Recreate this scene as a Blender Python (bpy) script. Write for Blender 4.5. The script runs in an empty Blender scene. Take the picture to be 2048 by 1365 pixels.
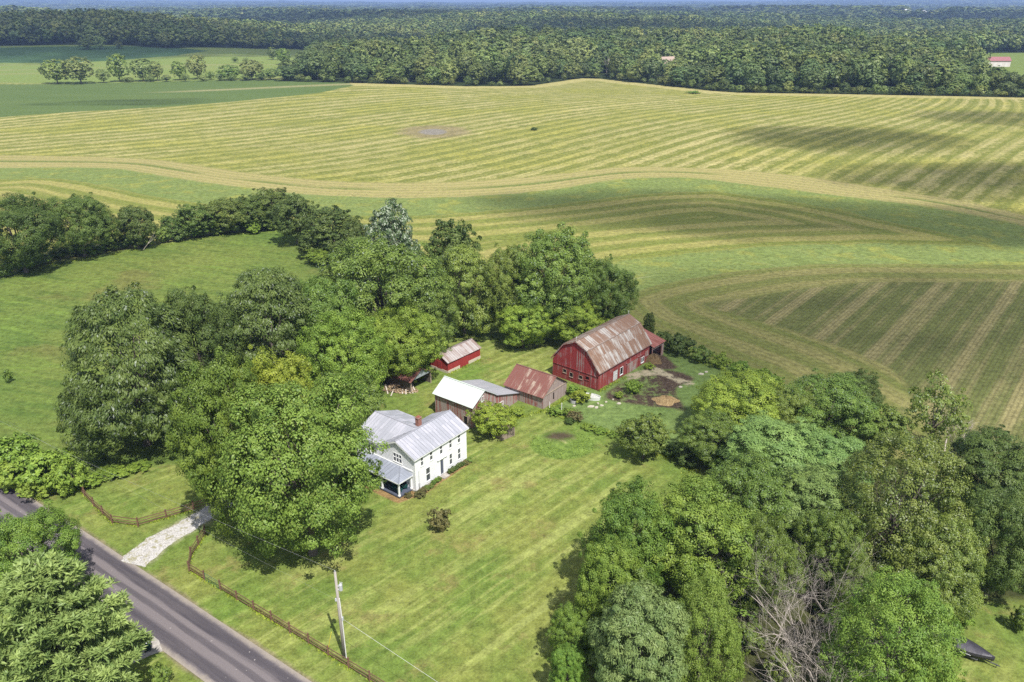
import bpy, math, random
import numpy as np
from mathutils import Vector, Matrix
R_ = math.radians
C = bpy.context.scene.collection
rng = np.random.default_rng(7)
random.seed(7)

# ------------------------------------------------------------------ camera model (metres, camera over the origin)
FPX, CAMH = 1593.0, 64.0
PITCH = math.atan((682.5 - 4.0) / FPX)
SP, CP = math.sin(PITCH), math.cos(PITCH)
SUN_EL, SUN_H = R_(57.5), (0.430, -0.903)
SUN = np.array([SUN_H[0]*math.cos(SUN_EL), SUN_H[1]*math.cos(SUN_EL), math.sin(SUN_EL)])

def sstep(a, b, x):
    t = np.clip((np.asarray(x, float)-a)/(b-a), 0, 1)
    return t*t*(3-2*t)

def gz(x, y):
    """height of the land"""
    x = np.asarray(x, float); y = np.asarray(y, float)
    r = np.hypot(x-5, y-95)
    z = sstep(95, 230, r)*(1.5*np.sin(x/61+.7)*np.cos(y/83+.4) + 1.0*np.sin((x+y)/118+2))
    d = np.hypot(x, y)
    far = sstep(720, 1500, d)
    z = z + far*(13*np.sin(x/430+1)*np.sin(y/350+.5) + 8*np.sin(x/190+y/270) - 7)
    a = np.arctan2(x, np.maximum(y, 1.0))
    z = z + 17*np.exp(-((d-1010-110*np.sin(5*a+.6))/150)**2)*sstep(-.16, .02, a)*(1-sstep(.34, .46, a))
    z = z + 11*np.exp(-((d-1830-260*np.sin(4*a+1))/260)**2)*(1+.4*np.sin(11*a)) + 20*np.exp(-((d-3500-500*np.sin(5*a))/520)**2)*(1+.5*np.sin(9*a+1))
    rise = sstep(7500, 17000, d)*(d/20000)
    z = z + rise*(40 + 75*np.clip(np.abs(a+.03)/.55, 0, 1.4)**1.6 + 12*np.sin(a*23)*np.sin(d/2100))
    return z

def ray(px, py):
    a = (px-1024)/FPX; b = (682.5-py)/FPX
    return np.array([a, CP+b*SP, -SP+b*CP])

def G(px, py, z=0.0):
    """where the line of sight through a photo pixel meets the land (raised by z)"""
    d = ray(px, py)
    t = np.concatenate([np.geomspace(40, 600, 120), np.geomspace(601, 32000, 500)])/math.hypot(d[0], d[1])
    h = CAMH+d[2]*t-gz(d[0]*t, d[1]*t)-z
    k = int(np.argmax(h < 0)) if (h < 0).any() else len(t)-1
    a, b = t[max(k-1, 0)], t[k]
    for _ in range(30):
        m = (a+b)/2
        if CAMH+d[2]*m-float(gz(d[0]*m, d[1]*m))-z < 0: b = m
        else: a = m
    return (float(d[0]*b), float(d[1]*b))

def proj(x, y, z):
    z = z-CAMH
    d = y*CP-z*SP; u = y*SP+z*CP
    return 1024+FPX*x/d, 682.5-FPX*u/d

# ------------------------------------------------------------------ tagging
def tag(o, label=None, cat=None, group=None, kind=None):
    if label: o['label'] = label
    if cat: o['category'] = cat
    if group: o['group'] = group
    if kind: o['kind'] = kind
    return o
def empty(name, loc, rz=0, label=None, cat=None, group=None):
    o = bpy.data.objects.new(name, None); C.objects.link(o)
    o.location = loc; o.rotation_euler = (0, 0, rz); o.empty_display_size = .5
    return tag(o, label, cat, group)

# ------------------------------------------------------------------ node shorthand
class NT:
    def __init__(s, name):
        s.m = bpy.data.materials.new(name); s.m.use_nodes = True
        s.t = s.m.node_tree; s.t.nodes.clear()
        s.out = s.t.nodes.new('ShaderNodeOutputMaterial')
    def n(s, ty, ins=(), **kw):
        nd = s.t.nodes.new(ty)
        for k, v in kw.items(): setattr(nd, k, v)
        for k, v in (ins.items() if isinstance(ins, dict) else enumerate(ins)):
            s.set(nd.inputs[k], v)
        return nd
    def set(s, sock, v):
        if isinstance(v, bpy.types.NodeSocket): s.t.links.new(v, sock)
        elif v is not None:
            if isinstance(v, (tuple, list)) and sock.type == 'RGBA' and len(v) == 3: v = (*v, 1)
            sock.default_value = v
    def math(s, op, a, b=None, c=None, clamp=False):
        nd = s.n('ShaderNodeMath', [a]+([b] if b is not None else [])+([c] if c is not None else []), operation=op)
        nd.use_clamp = clamp
        return nd.outputs[0]
    def add(s, a, b): return s.math('ADD', a, b)
    def mul(s, a, b): return s.math('MULTIPLY', a, b)
    def sub(s, a, b): return s.math('SUBTRACT', a, b)
    def step(s, x, a, b, lo=0., hi=1.):
        return s.n('ShaderNodeMapRange', [x, a, b, lo, hi], interpolation_type='SMOOTHSTEP').outputs[0]
    def lin(s, x, a, b, lo=0., hi=1.):
        return s.n('ShaderNodeMapRange', [x, a, b, lo, hi]).outputs[0]
    def mix(s, f, a, b, mode='MIX'):
        nd = s.n('ShaderNodeMix', data_type='RGBA', blend_type=mode)
        s.set(nd.inputs['Factor'], f); s.set(nd.inputs[6], a); s.set(nd.inputs[7], b)
        return nd.outputs[2]
    def pos(s): return s.n('ShaderNodeNewGeometry').outputs['Position']
    def obj(s): return s.n('ShaderNodeTexCoord').outputs['Object']
    def uv(s): return s.n('ShaderNodeTexCoord').outputs['UV']
    def xyz(s, v): return s.n('ShaderNodeSeparateXYZ', [v]).outputs
    def vec(s, x, y, z=0.): return s.n('ShaderNodeCombineXYZ', [x, y, z]).outputs[0]
    def vscale(s, v, sc): return s.n('ShaderNodeVectorMath', [v, sc], operation='MULTIPLY').outputs[0]
    def noise(s, v, sc=1., det=4., rough=.55, dist=0.):
        return s.n('ShaderNodeTexNoise', {'Vector': v, 'Scale': sc, 'Detail': det, 'Roughness': rough, 'Distortion': dist}).outputs[0]
    def white(s, v, dim='1D'):
        nd = s.n('ShaderNodeTexWhiteNoise', noise_dimensions=dim)
        s.set(nd.inputs['W' if dim == '1D' else 'Vector'], v)
        return nd.outputs[0]
    def attr(s, name): return s.n('ShaderNodeAttribute', attribute_name=name).outputs['Fac']
    def rand(s): return s.n('ShaderNodeObjectInfo').outputs['Random']
    def bump(s, h, dist=.05, st=.6):
        return s.n('ShaderNodeBump', {'Height': h, 'Distance': dist, 'Strength': st}).outputs[0]
    def bsdf(s, col, rough=.8, nrm=None, metal=0., spec=.3):
        b = s.n('ShaderNodeBsdfPrincipled', {'Base Color': col, 'Roughness': rough, 'Metallic': metal, 'Specular IOR Level': spec})
        if nrm is not None: s.set(b.inputs['Normal'], nrm)
        s.t.links.new(b.outputs[0], s.out.inputs[0]); return b
    def ramp(s, f, pts):
        nd = s.n('ShaderNodeValToRGB', [f]); e = nd.color_ramp.elements
        while len(e) < len(pts): e.new(.5)
        for q, (p, c) in zip(e, pts): q.position = p; q.color = (*c, 1)
        return nd.outputs[0]

def plain(name, col, rough=.7, metal=0., var=.25, sc=3., spec=.3):
    k = NT(name); P = k.obj()
    n1 = k.noise(P, sc, 5, .65)
    c = k.mix(k.lin(n1, .3, .7), tuple(x*(1-var) for x in col), tuple(min(1, x*(1+var)) for x in col))
    k.bsdf(c, rough, k.bump(n1, .02, .4), metal, spec); return k.m

def boards(name, cols, bw=.25, streak=.6, gap=True, bare=None, horiz=False):
    """weathered vertical boards; bare = colour of the grey wood showing through worn paint"""
    k = NT(name); x, y, z = k.xyz(k.obj())
    h = k.add(x, y)
    if horiz: h, z = z, h
    b = k.math('FLOOR', k.mul(h, 1/bw))
    r = k.white(b)
    st = k.noise(k.vec(k.mul(h, 6.), k.mul(z, .8), r), 1.5, 5, .7)
    c = k.mix(r, cols[0], cols[1])
    c = k.mix(k.mul(k.lin(st, .35, .7), streak), c, cols[2])
    if bare:
        big = k.noise(k.vec(k.mul(h, .5), k.mul(z, .35)), 1., 4, .6)
        f = k.step(k.add(k.add(k.mul(st, .55), k.mul(big, .8)), k.mul(r, .25)), bare[1], bare[1]+.16)
        c = k.mix(f, c, bare[0])
    fr = k.math('FRACT', k.mul(h, 1/bw))
    g = k.math('LESS_THAN', fr, .07)
    if gap: c = k.mix(k.mul(g, .6), c, (.02, .012, .01))
    k.bsdf(c, .85, k.bump(k.sub(st, k.mul(g, 2.)), .02, .5)); return k.m

def metal_roof(name, base, rust, amount, panel=.6, rough=.45, rustcol2=None, seam=.5):
    """sheet roofing: u along the eave, v up the slope in metres"""
    k = NT(name); u, v, _ = k.xyz(k.uv())
    p = k.math('FLOOR', k.mul(u, 1/panel)); r = k.white(p)
    row = k.math('FLOOR', k.mul(v, 1/2.6)); r2 = k.white(k.add(k.mul(p, 7.3), k.mul(row, 3.1)))
    st = k.noise(k.vec(k.mul(u, 4.2), k.mul(v, .34), k.mul(r2, 2.)), 1.5, 6, .72)
    bl = k.noise(k.vec(u, v), .35, 3, .5)
    f = k.add(k.add(k.mul(st, .8), k.mul(bl, .45)), k.mul(r2, .2))
    f = k.step(f, .725+(.5-amount)*.5-.09, .725+(.5-amount)*.5+.09)
    fine = k.noise(k.vec(u, v), 7., 4, .7)
    c = k.mix(k.add(k.mul(r2, .5), k.mul(fine, .4)), tuple(x*.82 for x in base), base)
    rc = k.mix(k.lin(fine, .3, .7), rust, rustcol2 or tuple(x*.55 for x in rust))
    c = k.mix(f, c, rc)
    fr = k.math('FRACT', k.mul(u, 1/panel)); sm = k.math('LESS_THAN', fr, .06)
    c = k.mix(k.mul(sm, seam), c, tuple(x*.4 for x in base))
    wob = k.noise(k.vec(k.mul(u, 1.2), k.mul(v, .9)), 2., 2, .5)
    k.bsdf(c, k.lin(f, 0, 1, rough, .85), k.bump(k.add(wob, k.mul(sm, .8)), .02, .5), 0., .4); return k.m

# ------------------------------------------------------------------ mesh builder
class MB:
    def __init__(s): s.v = []; s.f = []; s.uv = []
    def poly(s, pts, uv=None):
        i = len(s.v); s.v += [tuple(map(float, p)) for p in pts]
        s.f.append(tuple(range(i, i+len(pts)))); s.uv.append(uv)
    def box(s, a, b):
        x0, y0, z0 = a; x1, y1, z1 = b
        P = lambda *q: s.poly(q)
        P((x0,y0,z0),(x0,y1,z0),(x1,y1,z0),(x1,y0,z0)); P((x0,y0,z1),(x1,y0,z1),(x1,y1,z1),(x0,y1,z1))
        P((x0,y0,z0),(x1,y0,z0),(x1,y0,z1),(x0,y0,z1)); P((x1,y1,z0),(x0,y1,z0),(x0,y1,z1),(x1,y1,z1))
        P((x0,y1,z0),(x0,y0,z0),(x0,y0,z1),(x0,y1,z1)); P((x1,y0,z0),(x1,y1,z0),(x1,y1,z1),(x1,y0,z1))
        return s
    def beam(s, a, b, w, h=None, up=(0, 0, 1)):
        """a rectangular bar from a to b"""
        a, b = Vector(a), Vector(b); d = (b-a).normalized(); up = Vector(up)
        if abs(d.dot(up)) > .98: up = Vector((1, 0, 0))
        q = d.cross(up).normalized()*(w/2); p = q.cross(d).normalized()*((h or w)/2)
        c = [(-1,-1),(1,-1),(1,1),(-1,1)]
        A = [a+q*i+p*j for i, j in c]; B = [b+q*i+p*j for i, j in c]
        s.poly(A); s.poly(B[::-1])
        for i in range(4): s.poly((A[i], B[i], B[(i+1) % 4], A[(i+1) % 4]))
        return s
    def tube(s, pts, rad, n=8, cap=True):
        pts = [Vector(p) for p in pts]; rings = []
        if not hasattr(rad, '__len__'): rad = [rad]*len(pts)
        for i, p in enumerate(pts):
            d = (pts[min(i+1, len(pts)-1)]-pts[max(i-1, 0)]).normalized()
            q = d.cross(Vector((0, 0, 1)) if abs(d.z) < .95 else Vector((1, 0, 0))).normalized(); w = d.cross(q)
            base = len(s.v)
            for j in range(n):
                a = 2*math.pi*j/n
                s.v.append(tuple(p+(q*math.cos(a)+w*math.sin(a))*rad[i]))
            rings.append(base)
        for a, b in zip(rings, rings[1:]):
            for j in range(n):
                s.f.append((a+j, b+j, b+(j+1) % n, a+(j+1) % n)); s.uv.append(None)
        if cap:
            s.f.append(tuple(rings[-1]+j for j in range(n))[::-1]); s.uv.append(None)
            s.f.append(tuple(rings[0]+j for j in range(n))); s.uv.append(None)
        return s
    def slab(s, a, b, c, d, t=.06, off=(0, 0)):
        """roof sheet a,b along the eave, c,d along the top; real thickness, uv in metres"""
        a, b, c, d = map(Vector, (a, b, c, d))
        e = (b-a).normalized(); nrm = e.cross((d-a)).normalized()
        if nrm.z < 0: nrm = -nrm
        w = nrm.cross(e).normalized()
        top = [p+nrm*t for p in (a, b, c, d)]
        uv = [((p-a).dot(e)+off[0], (p-a).dot(w)+off[1]) for p in (a, b, c, d)]
        s.poly(top, uv); bot = (a, b, c, d); s.poly((d, c, b, a), uv[::-1])
        for i in range(4):
            j = (i+1) % 4
            s.poly((bot[i], bot[j], top[j], top[i]), (uv[i], uv[j], uv[j], uv[i]))
        return s
    def ribs(s, a, b, c, d, sp=.6, w=.05, h=.05, t=.06):
        """standing seams up a roof sheet"""
        a, b, c, d = map(Vector, (a, b, c, d)); L = (b-a).length; e = (b-a).normalized()
        nrm = e.cross(d-a).normalized()
        if nrm.z < 0: nrm = -nrm
        k = int(L/sp)
        for i in range(1, k+1):
            f = i*sp/L
            if f > .995: break
            p = a.lerp(b, f)+nrm*(t+h/2-.01); q = d.lerp(c, f)+nrm*(t+h/2-.01)
            i0 = len(s.f); s.beam(p, q, w, h, nrm)
            u = i*sp+.01
            for j in range(i0, len(s.f)):
                s.uv[j] = [(u, (Vector(s.v[x])-p).length) for x in s.f[j]]
        return s
    def wall(s, L, z0, z1, holes, F, t=.15):
        """upright wall from 0 to L with openings (s0,s1,h0,h1); F(s, depth, z) gives the point"""
        xs = sorted({0., L, *[h[0] for h in holes], *[h[1] for h in holes]})
        zs = sorted({z0, z1, *[h[2] for h in holes], *[h[3] for h in holes]})
        for x0, x1 in zip(xs, xs[1:]):
            for a, b in zip(zs, zs[1:]):
                mx, mz = (x0+x1)/2, (a+b)/2
                if any(h[0] < mx < h[1] and h[2] < mz < h[3] for h in holes): continue
                for dp in (0, t): s.poly((F(x0,dp,a), F(x1,dp,a), F(x1,dp,b), F(x0,dp,b)))
        for h in list(holes)+[(0, L, z0, z1)]:
            a, b, c, d = h
            for p, q in (((a,c),(b,c)), ((b,c),(b,d)), ((b,d),(a,d)), ((a,d),(a,c))):
                s.poly((F(p[0],0,p[1]), F(q[0],0,q[1]), F(q[0],t,q[1]), F(p[0],t,p[1])))
        return s
    def prism(s, pts, F, t):
        """closed outline pts (s,z) given depth t by F(s, depth, z)"""
        s.poly([F(a, 0, b) for a, b in pts]); s.poly([F(a, t, b) for a, b in pts][::-1])
        for i in range(len(pts)):
            p, q = pts[i], pts[(i+1) % len(pts)]
            s.poly((F(p[0],0,p[1]), F(q[0],0,q[1]), F(q[0],t,q[1]), F(p[0],t,p[1])))
        return s
    def build(s, name, mat=None, parent=None, smooth=False, loc=None, rz=0):
        me = bpy.data.meshes.new(name); me.from_pydata(s.v, [], s.f)
        if any(u is not None for u in s.uv):
            l = me.uv_layers.new(name='UVMap'); q = []
            for f, u in zip(s.f, s.uv): q += [(0., 0.)]*len(f) if u is None else [tuple(map(float, x)) for x in u]
            l.data.foreach_set('uv', np.array(q, np.float32).ravel())
        if mat: me.materials.append(mat)
        if smooth: me.polygons.foreach_set('use_smooth', [True]*len(me.polygons))
        me.update()
        o = bpy.data.objects.new(name, me); C.objects.link(o)
        if parent: o.parent = parent
        if loc is not None: o.location = loc
        o.rotation_euler.z = rz
        return o

def quads_mesh(name, V, var, mats, F4=None):
    """V: (n,4,3) loose quads; var: per-face value"""
    n = len(V); me = bpy.data.meshes.new(name)
    me.vertices.add(n*4); me.vertices.foreach_set('co', V.astype(np.float32).ravel())
    me.loops.add(n*4); me.loops.foreach_set('vertex_index', np.arange(n*4, dtype=np.int32))
    me.polygons.add(n); me.polygons.foreach_set('loop_start', np.arange(n, dtype=np.int32)*4)
    me.update(calc_edges=True)
    a = me.attributes.new('var', 'FLOAT', 'FACE'); a.data.foreach_set('value', var.astype(np.float32))
    for m in mats: me.materials.append(m)
    me.validate(); return me

# ------------------------------------------------------------------ the land: one sheet, zones as signed distances
def px_poly(pts): return np.array([G(*p) if len(p) == 2 else (p[1], p[2]) for p in pts])
def dense(pts, k=4):
    """smooth a pixel polyline (Catmull-Rom)"""
    p = [pts[0]]+list(pts)+[pts[-1]]; out = []
    for i in range(1, len(p)-2):
        for j in range(k):
            t = j/k; q = []
            for d in (0, 1):
                a, b, c, e = p[i-1][d], p[i][d], p[i+1][d], p[i+2][d]
                q.append(.5*(2*b+(c-a)*t+(2*a-5*b+4*c-e)*t*t+(3*b-a-3*c+e)*t**3))
            out.append(tuple(q))
    return out+[pts[-1]]

def seg_dist(X, Y, P, closed=True):
    d2 = np.full(X.shape, 1e12); n = len(P)
    for i in range(n if closed else n-1):
        a, b = P[i], P[(i+1) % n]; e = b-a; L = max(e@e, 1e-9)
        t = np.clip(((X-a[0])*e[0]+(Y-a[1])*e[1])/L, 0, 1)
        d2 = np.minimum(d2, (X-a[0]-t*e[0])**2+(Y-a[1]-t*e[1])**2)
    return np.sqrt(d2)
def inside(X, Y, P):
    r = np.zeros(X.shape, bool); n = len(P)
    for i in range(n):
        a, b = P[i], P[(i+1) % n]
        if a[1] == b[1]: continue
        c = (a[1] > Y) != (b[1] > Y)
        r ^= c & (X < (b[0]-a[0])*(Y-a[1])/(b[1]-a[1])+a[0])
    return r
def sdist(X, Y, P):
    d = seg_dist(X, Y, P); return np.where(inside(X, Y, P), d, -d)

NEAR = [(2900, 1365), (0, 400., -150.), (0, -400., -150.), (-700, 1365)]
B_top = dense([(-700,300),(-300,303),(0,310),(205,314),(325,321),(427,336),(547,352),(700,364),(871,365),(1007,358),(1144,345),(1247,334),(1400,336),(1509,343),(1638,357),(1792,381),(1929,403),(2048,430),(2300,480),(2700,560)])
B_bot = dense([(-700,345),(-300,338),(0,336),(205,336),(290,346),(410,365),(581,386),(700,393),(837,396),(973,391),(1110,379),(1213,362),(1315,355),(1400,358),(1519,372),(1690,393),(1861,415),(2048,452),(2300,515),(2700,610)])
C_bot = [(-700,395),(-300,372),(0,360),(120,358),(239,379),(325,396),(430,410),(560,424),(700,431),(837,432),(1007,420),(1144,406),(1281,389),(1400,384),(1451,386),(1621,410),(1758,440),(1895,468),(1973,492)]
E_top = [(1758,487),(1553,492),(1348,509),(1241,523),(1100,560),(900,610),(600,640),(0,720),(-700,800)]
E_bot = [(1100,640),(1180,615),(1254,592),(1324,569),(1490,542),(1655,529),(1850,529),(2048,532),(2300,540),(2700,560)]
ZONES = {
 'zB': px_poly(B_top+NEAR), 'zC': px_poly(B_bot+NEAR),
 'zD': px_poly(dense(C_bot)+E_top), 'zF': px_poly(dense(E_bot)+NEAR),
 'zG': px_poly([(1399,608),(1531,590),(1614,577),(1738,565),(2048,563),(2700,580),(2900,1000),(1960,1120),(1890,980),(1860,880),(1813,770),(1780,737),(1697,699),(1581,662),(1490,635)]),
 'zLawn': px_poly([(-900,700),(-300,600),(0,552),(100,524),(250,500),(450,465),(560,458),(620,430),(700,470),(850,560),(1000,640),(1180,655),(1262,655),(1320,672),(1400,706),(1480,740),(1560,780),(1640,830),(1760,900),(1860,950),(1960,1010),(2120,1060),(2900,1150)]+NEAR),
 'zMead': px_poly([(-900,720),(-300,606),(0,556),(100,528),(250,502),(450,466),(560,460),(640,500),(720,560),(700,700),(560,860),(380,925),(270,938),(130,970),(0,880),(-600,600)]),
 'zPad': px_poly([(1130,800),(1215,765),(1300,712),(1345,700),(1400,716),(1465,737),(1530,770),(1560,800),(1450,900),(1390,905),(1240,868),(1100,828)]),
 'zWood': px_poly([(1430,900),(1480,870),(1560,850),(1700,880),(1860,950),(2048,1010),(2300,1080),(2048,1200),(1900,1200),(1850,1240),(1750,1300),(1720,1500),(1180,1500),(1220,1330),(1250,1230),(1320,1130),(1380,1010)]),
 'zDirt': px_poly([(1205,800),(1213,784),(1240,768),(1275,757),(1300,748),(1338,738),(1372,746),(1392,757),(1380,768),(1356,776),(1352,792),(1366,806),(1372,822),(1330,818),(1290,812),(1250,806)]),
 'zDirt2': px_poly([(1296,702),(1318,706),(1345,722),(1362,738),(1330,742),(1300,735)]),
 'zSand': px_poly([(1255,752),(1295,738),(1318,735),(1345,748),(1392,766),(1380,775),(1350,766),(1318,750),(1285,752),(1262,760)]),
 'zGard': px_poly([(1125+66*math.cos(a), 890+29*math.sin(a)) for a in np.linspace(0, 6.28, 20)[:-1]]),
 'zBed': px_poly([(1118+34*math.cos(a), 872+9*math.sin(a)) for a in np.linspace(0, 6.28, 14)[:-1]]),
 'zPond': px_poly([(866+28*math.cos(a), 264.5+6*math.sin(a)) for a in np.linspace(0, 6.28, 16)[:-1]]),
 'zMud': px_poly([(868+70*math.cos(a), 264+13*math.sin(a)) for a in np.linspace(0, 6.28, 16)[:-1]]),
 'zCorn': px_poly([(-1200,168),(-300,168),(0,169),(110,169),(200,167),(400,161),(560,160),(700,166),(705,172),(640,186),(450,205),(300,216),(150,224),(0,235),(-300,252),(-1200,300)]),
 'zCorn2': px_poly([(-600,99),(0,96),(230,93),(330,94),(420,102),(350,112),(240,121),(130,126),(0,126),(-600,130)]),
 'zLight': px_poly([(-1200,97),(-600,96),(0,92),(330,94),(600,97),(640,110),(600,140),(560,165),(110,169),(-300,168),(-1200,168)]),
 'zRoad': None, 'zDrive': None, 'zMulch': None,
}
FRONT = [(-1200,96),(-600,95),(0,93),(250,91),(330,98),(600,99),(640,108),(600,135),(560,163),(640,165),(760,168),(930,173),(1000,173),(1060,172),(1160,157),(1200,158),(1330,172),(1420,182),(1480,186),(1700,189),(1920,193),(2060,196),(2400,206),(3200,230)]
def far_ring(): return [(0, 26000., 3000.), (0, 26000., 27000.), (0, -26000., 27000.), (0, -26000., 3000.)]
ZONES['zFor'] = px_poly(FRONT+far_ring())
CLEAR = [px_poly([(1952,114),(1990,106),(2100,106),(2250,150),(2100,188),(2000,180),(1958,150)]),
         px_poly([(1362,24.5),(1425,24.5),(1425,29.5),(1362,29.5)]), px_poly([(1880,34),(1990,35),(1990,39),(1880,38)]),
         px_poly([(1815,25),(1880,27),(1880,35),(1815,33)]), px_poly([(1050,44),(1180,43),(1200,46),(1060,47)]), px_poly([(1480,52),(1600,51),(1620,54),(1490,55)]), px_poly([(120,50),(320,48),(330,52),(130,54)]), px_poly([(600,37),(760,36),(770,39),(610,40)]), px_poly([(270,13.5),(300,13.5),(300,15.5),(270,15.5)])]

# road and drive centre lines (world)
RD = np.array([(-260., 232.), (-120., 131.), (-76., 95.5), (-59.5, 84.4), (-42.5, 72.4), (-22.4, 58.2), (60., 1.), (220., -110.)])
RD = RD+np.array([.26, .37]); RW = 6.3
def strip_poly(P, w):
    d = np.gradient(P, axis=0); d /= np.linalg.norm(d, axis=1)[:, None]; n = np.stack([-d[:, 1], d[:, 0]], 1)
    return np.concatenate([P+n*w, (P-n*w)[::-1]])
ZONES['zRoad'] = strip_poly(RD, RW/2+.2)
DRIVE = px_poly([(268,1130),(315,1088),(350,1066),(398,1038),(460,1000),(540,945),(620,880),(690,835),(725,815)])
ZONES['zDrive'] = strip_poly(DRIVE, 2.0)
HO = (-13.57, 95.51, .92)
def hloc(x, y):
    c, s = math.cos(HO[2]), math.sin(HO[2]); return (HO[0]+c*x-s*y, HO[1]+s*x+c*y)
ZONES['zMulch'] = np.array([hloc(*p) for p in [(-3.6,10),(-3.6,.2),(-1.2,-.6),(-.4,-1.3),(4,-1.1),(11.2,-1.2),(11.2,0),(0,0),(0,10)]])

def lines_axis(lo, hi, step, ends, g):
    c = list(np.arange(lo, hi+1e-6, step)); s = step; x = hi; up = []
    while x < ends[1]: s *= g; x += s; up.append(x)
    s = step; x = lo; dn = []
    while x > ends[0]: s *= g; x -= s; dn.append(x)
    return np.array(dn[::-1]+c+up)
gx = lines_axis(-130, 130, .9, (-27000, 27000), 1.035)
gy1 = lines_axis(26, 235, .9, (-260, 235), 1.25)
gy2 = np.arange(237, 720, 2.2); gy3 = lines_axis(0, 1, 2.2, (0, 27500), 1.03)
gy = np.concatenate([gy1[gy1 < 236], gy2, 720+gy3[gy3 > 1]])
X, Y = np.meshgrid(gx, gy); Zg = gz(X, Y)
nx, ny = len(gx), len(gy)
# stripe phase of the upper hay field: a quartic fitted to windrow lines (metres across the rows)
ROWS = [[(0,297),(120,287),(308,263),(478,242),(700,218)],[(700,352),(871,317),(1042,276),(1178,242),(1400,212),(1518,198)],
 [(700,314),(905,283),(1042,256),(1213,229)],[(700,252),(905,229),(1110,205)],[(854,362),(1042,331),(1213,287),(1400,242),(1553,220)],
 [(1348,300),(1519,256),(1690,223),(1758,203)],[(1512,341),(1621,297),(1741,263),(1843,208)],[(1638,355),(1758,297),(1861,249),(1929,205)],
 [(1775,375),(1861,317),(1946,266),(2048,205)],[(1912,396),(1980,338),(2048,272),(2130,215)],[(342,321),(513,300),(700,270)],[(0,263),(205,242),(410,232),(700,198)],
 [(2080,440),(2180,340),(2280,260)],[(-400,330),(-200,316),(0,302)],[(300,222),(700,185),(1000,183)]]
def basis(x, y):
    u, v = (x-50)/300, (y-450)/150
    return [(i, j, u, v) for i in range(5) for j in range(5-i) if i+j > 0]
def phi_fit():
    A, b = [], []
    for L in ROWS:
        W = np.array([G(*p) for p in dense(L, 3)])
        for p, q in zip(W, W[1:]):
            m = (p+q)/2; t = (q-p); t = t/np.linalg.norm(t); nrm = np.array([-t[1], t[0]])
            if nrm[1] < 0: nrm = -nrm
            g = []
            for i, j, u, v in basis(*m):
                gu = (i*u**(i-1)*v**j if i else 0)/300; gv = (j*u**i*v**(j-1) if j else 0)/150
                g.append((gu, gv))
            g = np.array(g); A += [g@t*3, g@nrm]; b += [0, 1]
    A, b = np.array(A), np.array(b)
    return np.linalg.lstsq(np.vstack([A, np.eye(A.shape[1])*2e-4]), np.concatenate([b, np.zeros(A.shape[1])]), rcond=None)[0]
PH = phi_fit()
phi = sum(c*u**i*v**j for c, (i, j, u, v) in zip(PH, basis(np.clip(X, -500, 500), np.clip(Y, 250, 800))))
ATT = {'phi': phi}
for k, P in ZONES.items(): ATT[k] = sdist(X, Y, np.asarray(P, float))
ATT['zClear'] = np.max([sdist(X, Y, P) for P in CLEAR], axis=0)
ATT['dF'] = seg_dist(X, Y, px_poly([(1740,870),(1640,808),(1593,775),(1531,740),(1386,682),(1290,640),(1250,605)]+dense(E_bot[2:])), False)
dB = seg_dist(X, Y, px_poly(B_top), False); dC = seg_dist(X, Y, px_poly(B_bot), False)
ATT['fB'] = dB/np.maximum(dB+dC, .1)
me = bpy.data.meshes.new('ground')
idx = np.arange(nx*ny).reshape(ny, nx)
q = np.stack([idx[:-1, :-1], idx[:-1, 1:], idx[1:, 1:], idx[1:, :-1]], -1).reshape(-1, 4)
me.vertices.add(nx*ny); me.vertices.foreach_set('co', np.stack([X, Y, Zg], -1).astype(np.float32).ravel())
me.loops.add(q.size); me.loops.foreach_set('vertex_index', q.astype(np.int32).ravel())
me.polygons.add(len(q)); me.polygons.foreach_set('loop_start', np.arange(len(q), dtype=np.int32)*4)
me.polygons.foreach_set('use_smooth', np.ones(len(q), bool))
me.update(calc_edges=True)
for k, a in ATT.items():
    at = me.attributes.new(k, 'FLOAT', 'POINT'); at.data.foreach_set('value', a.astype(np.float32).ravel())

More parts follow.
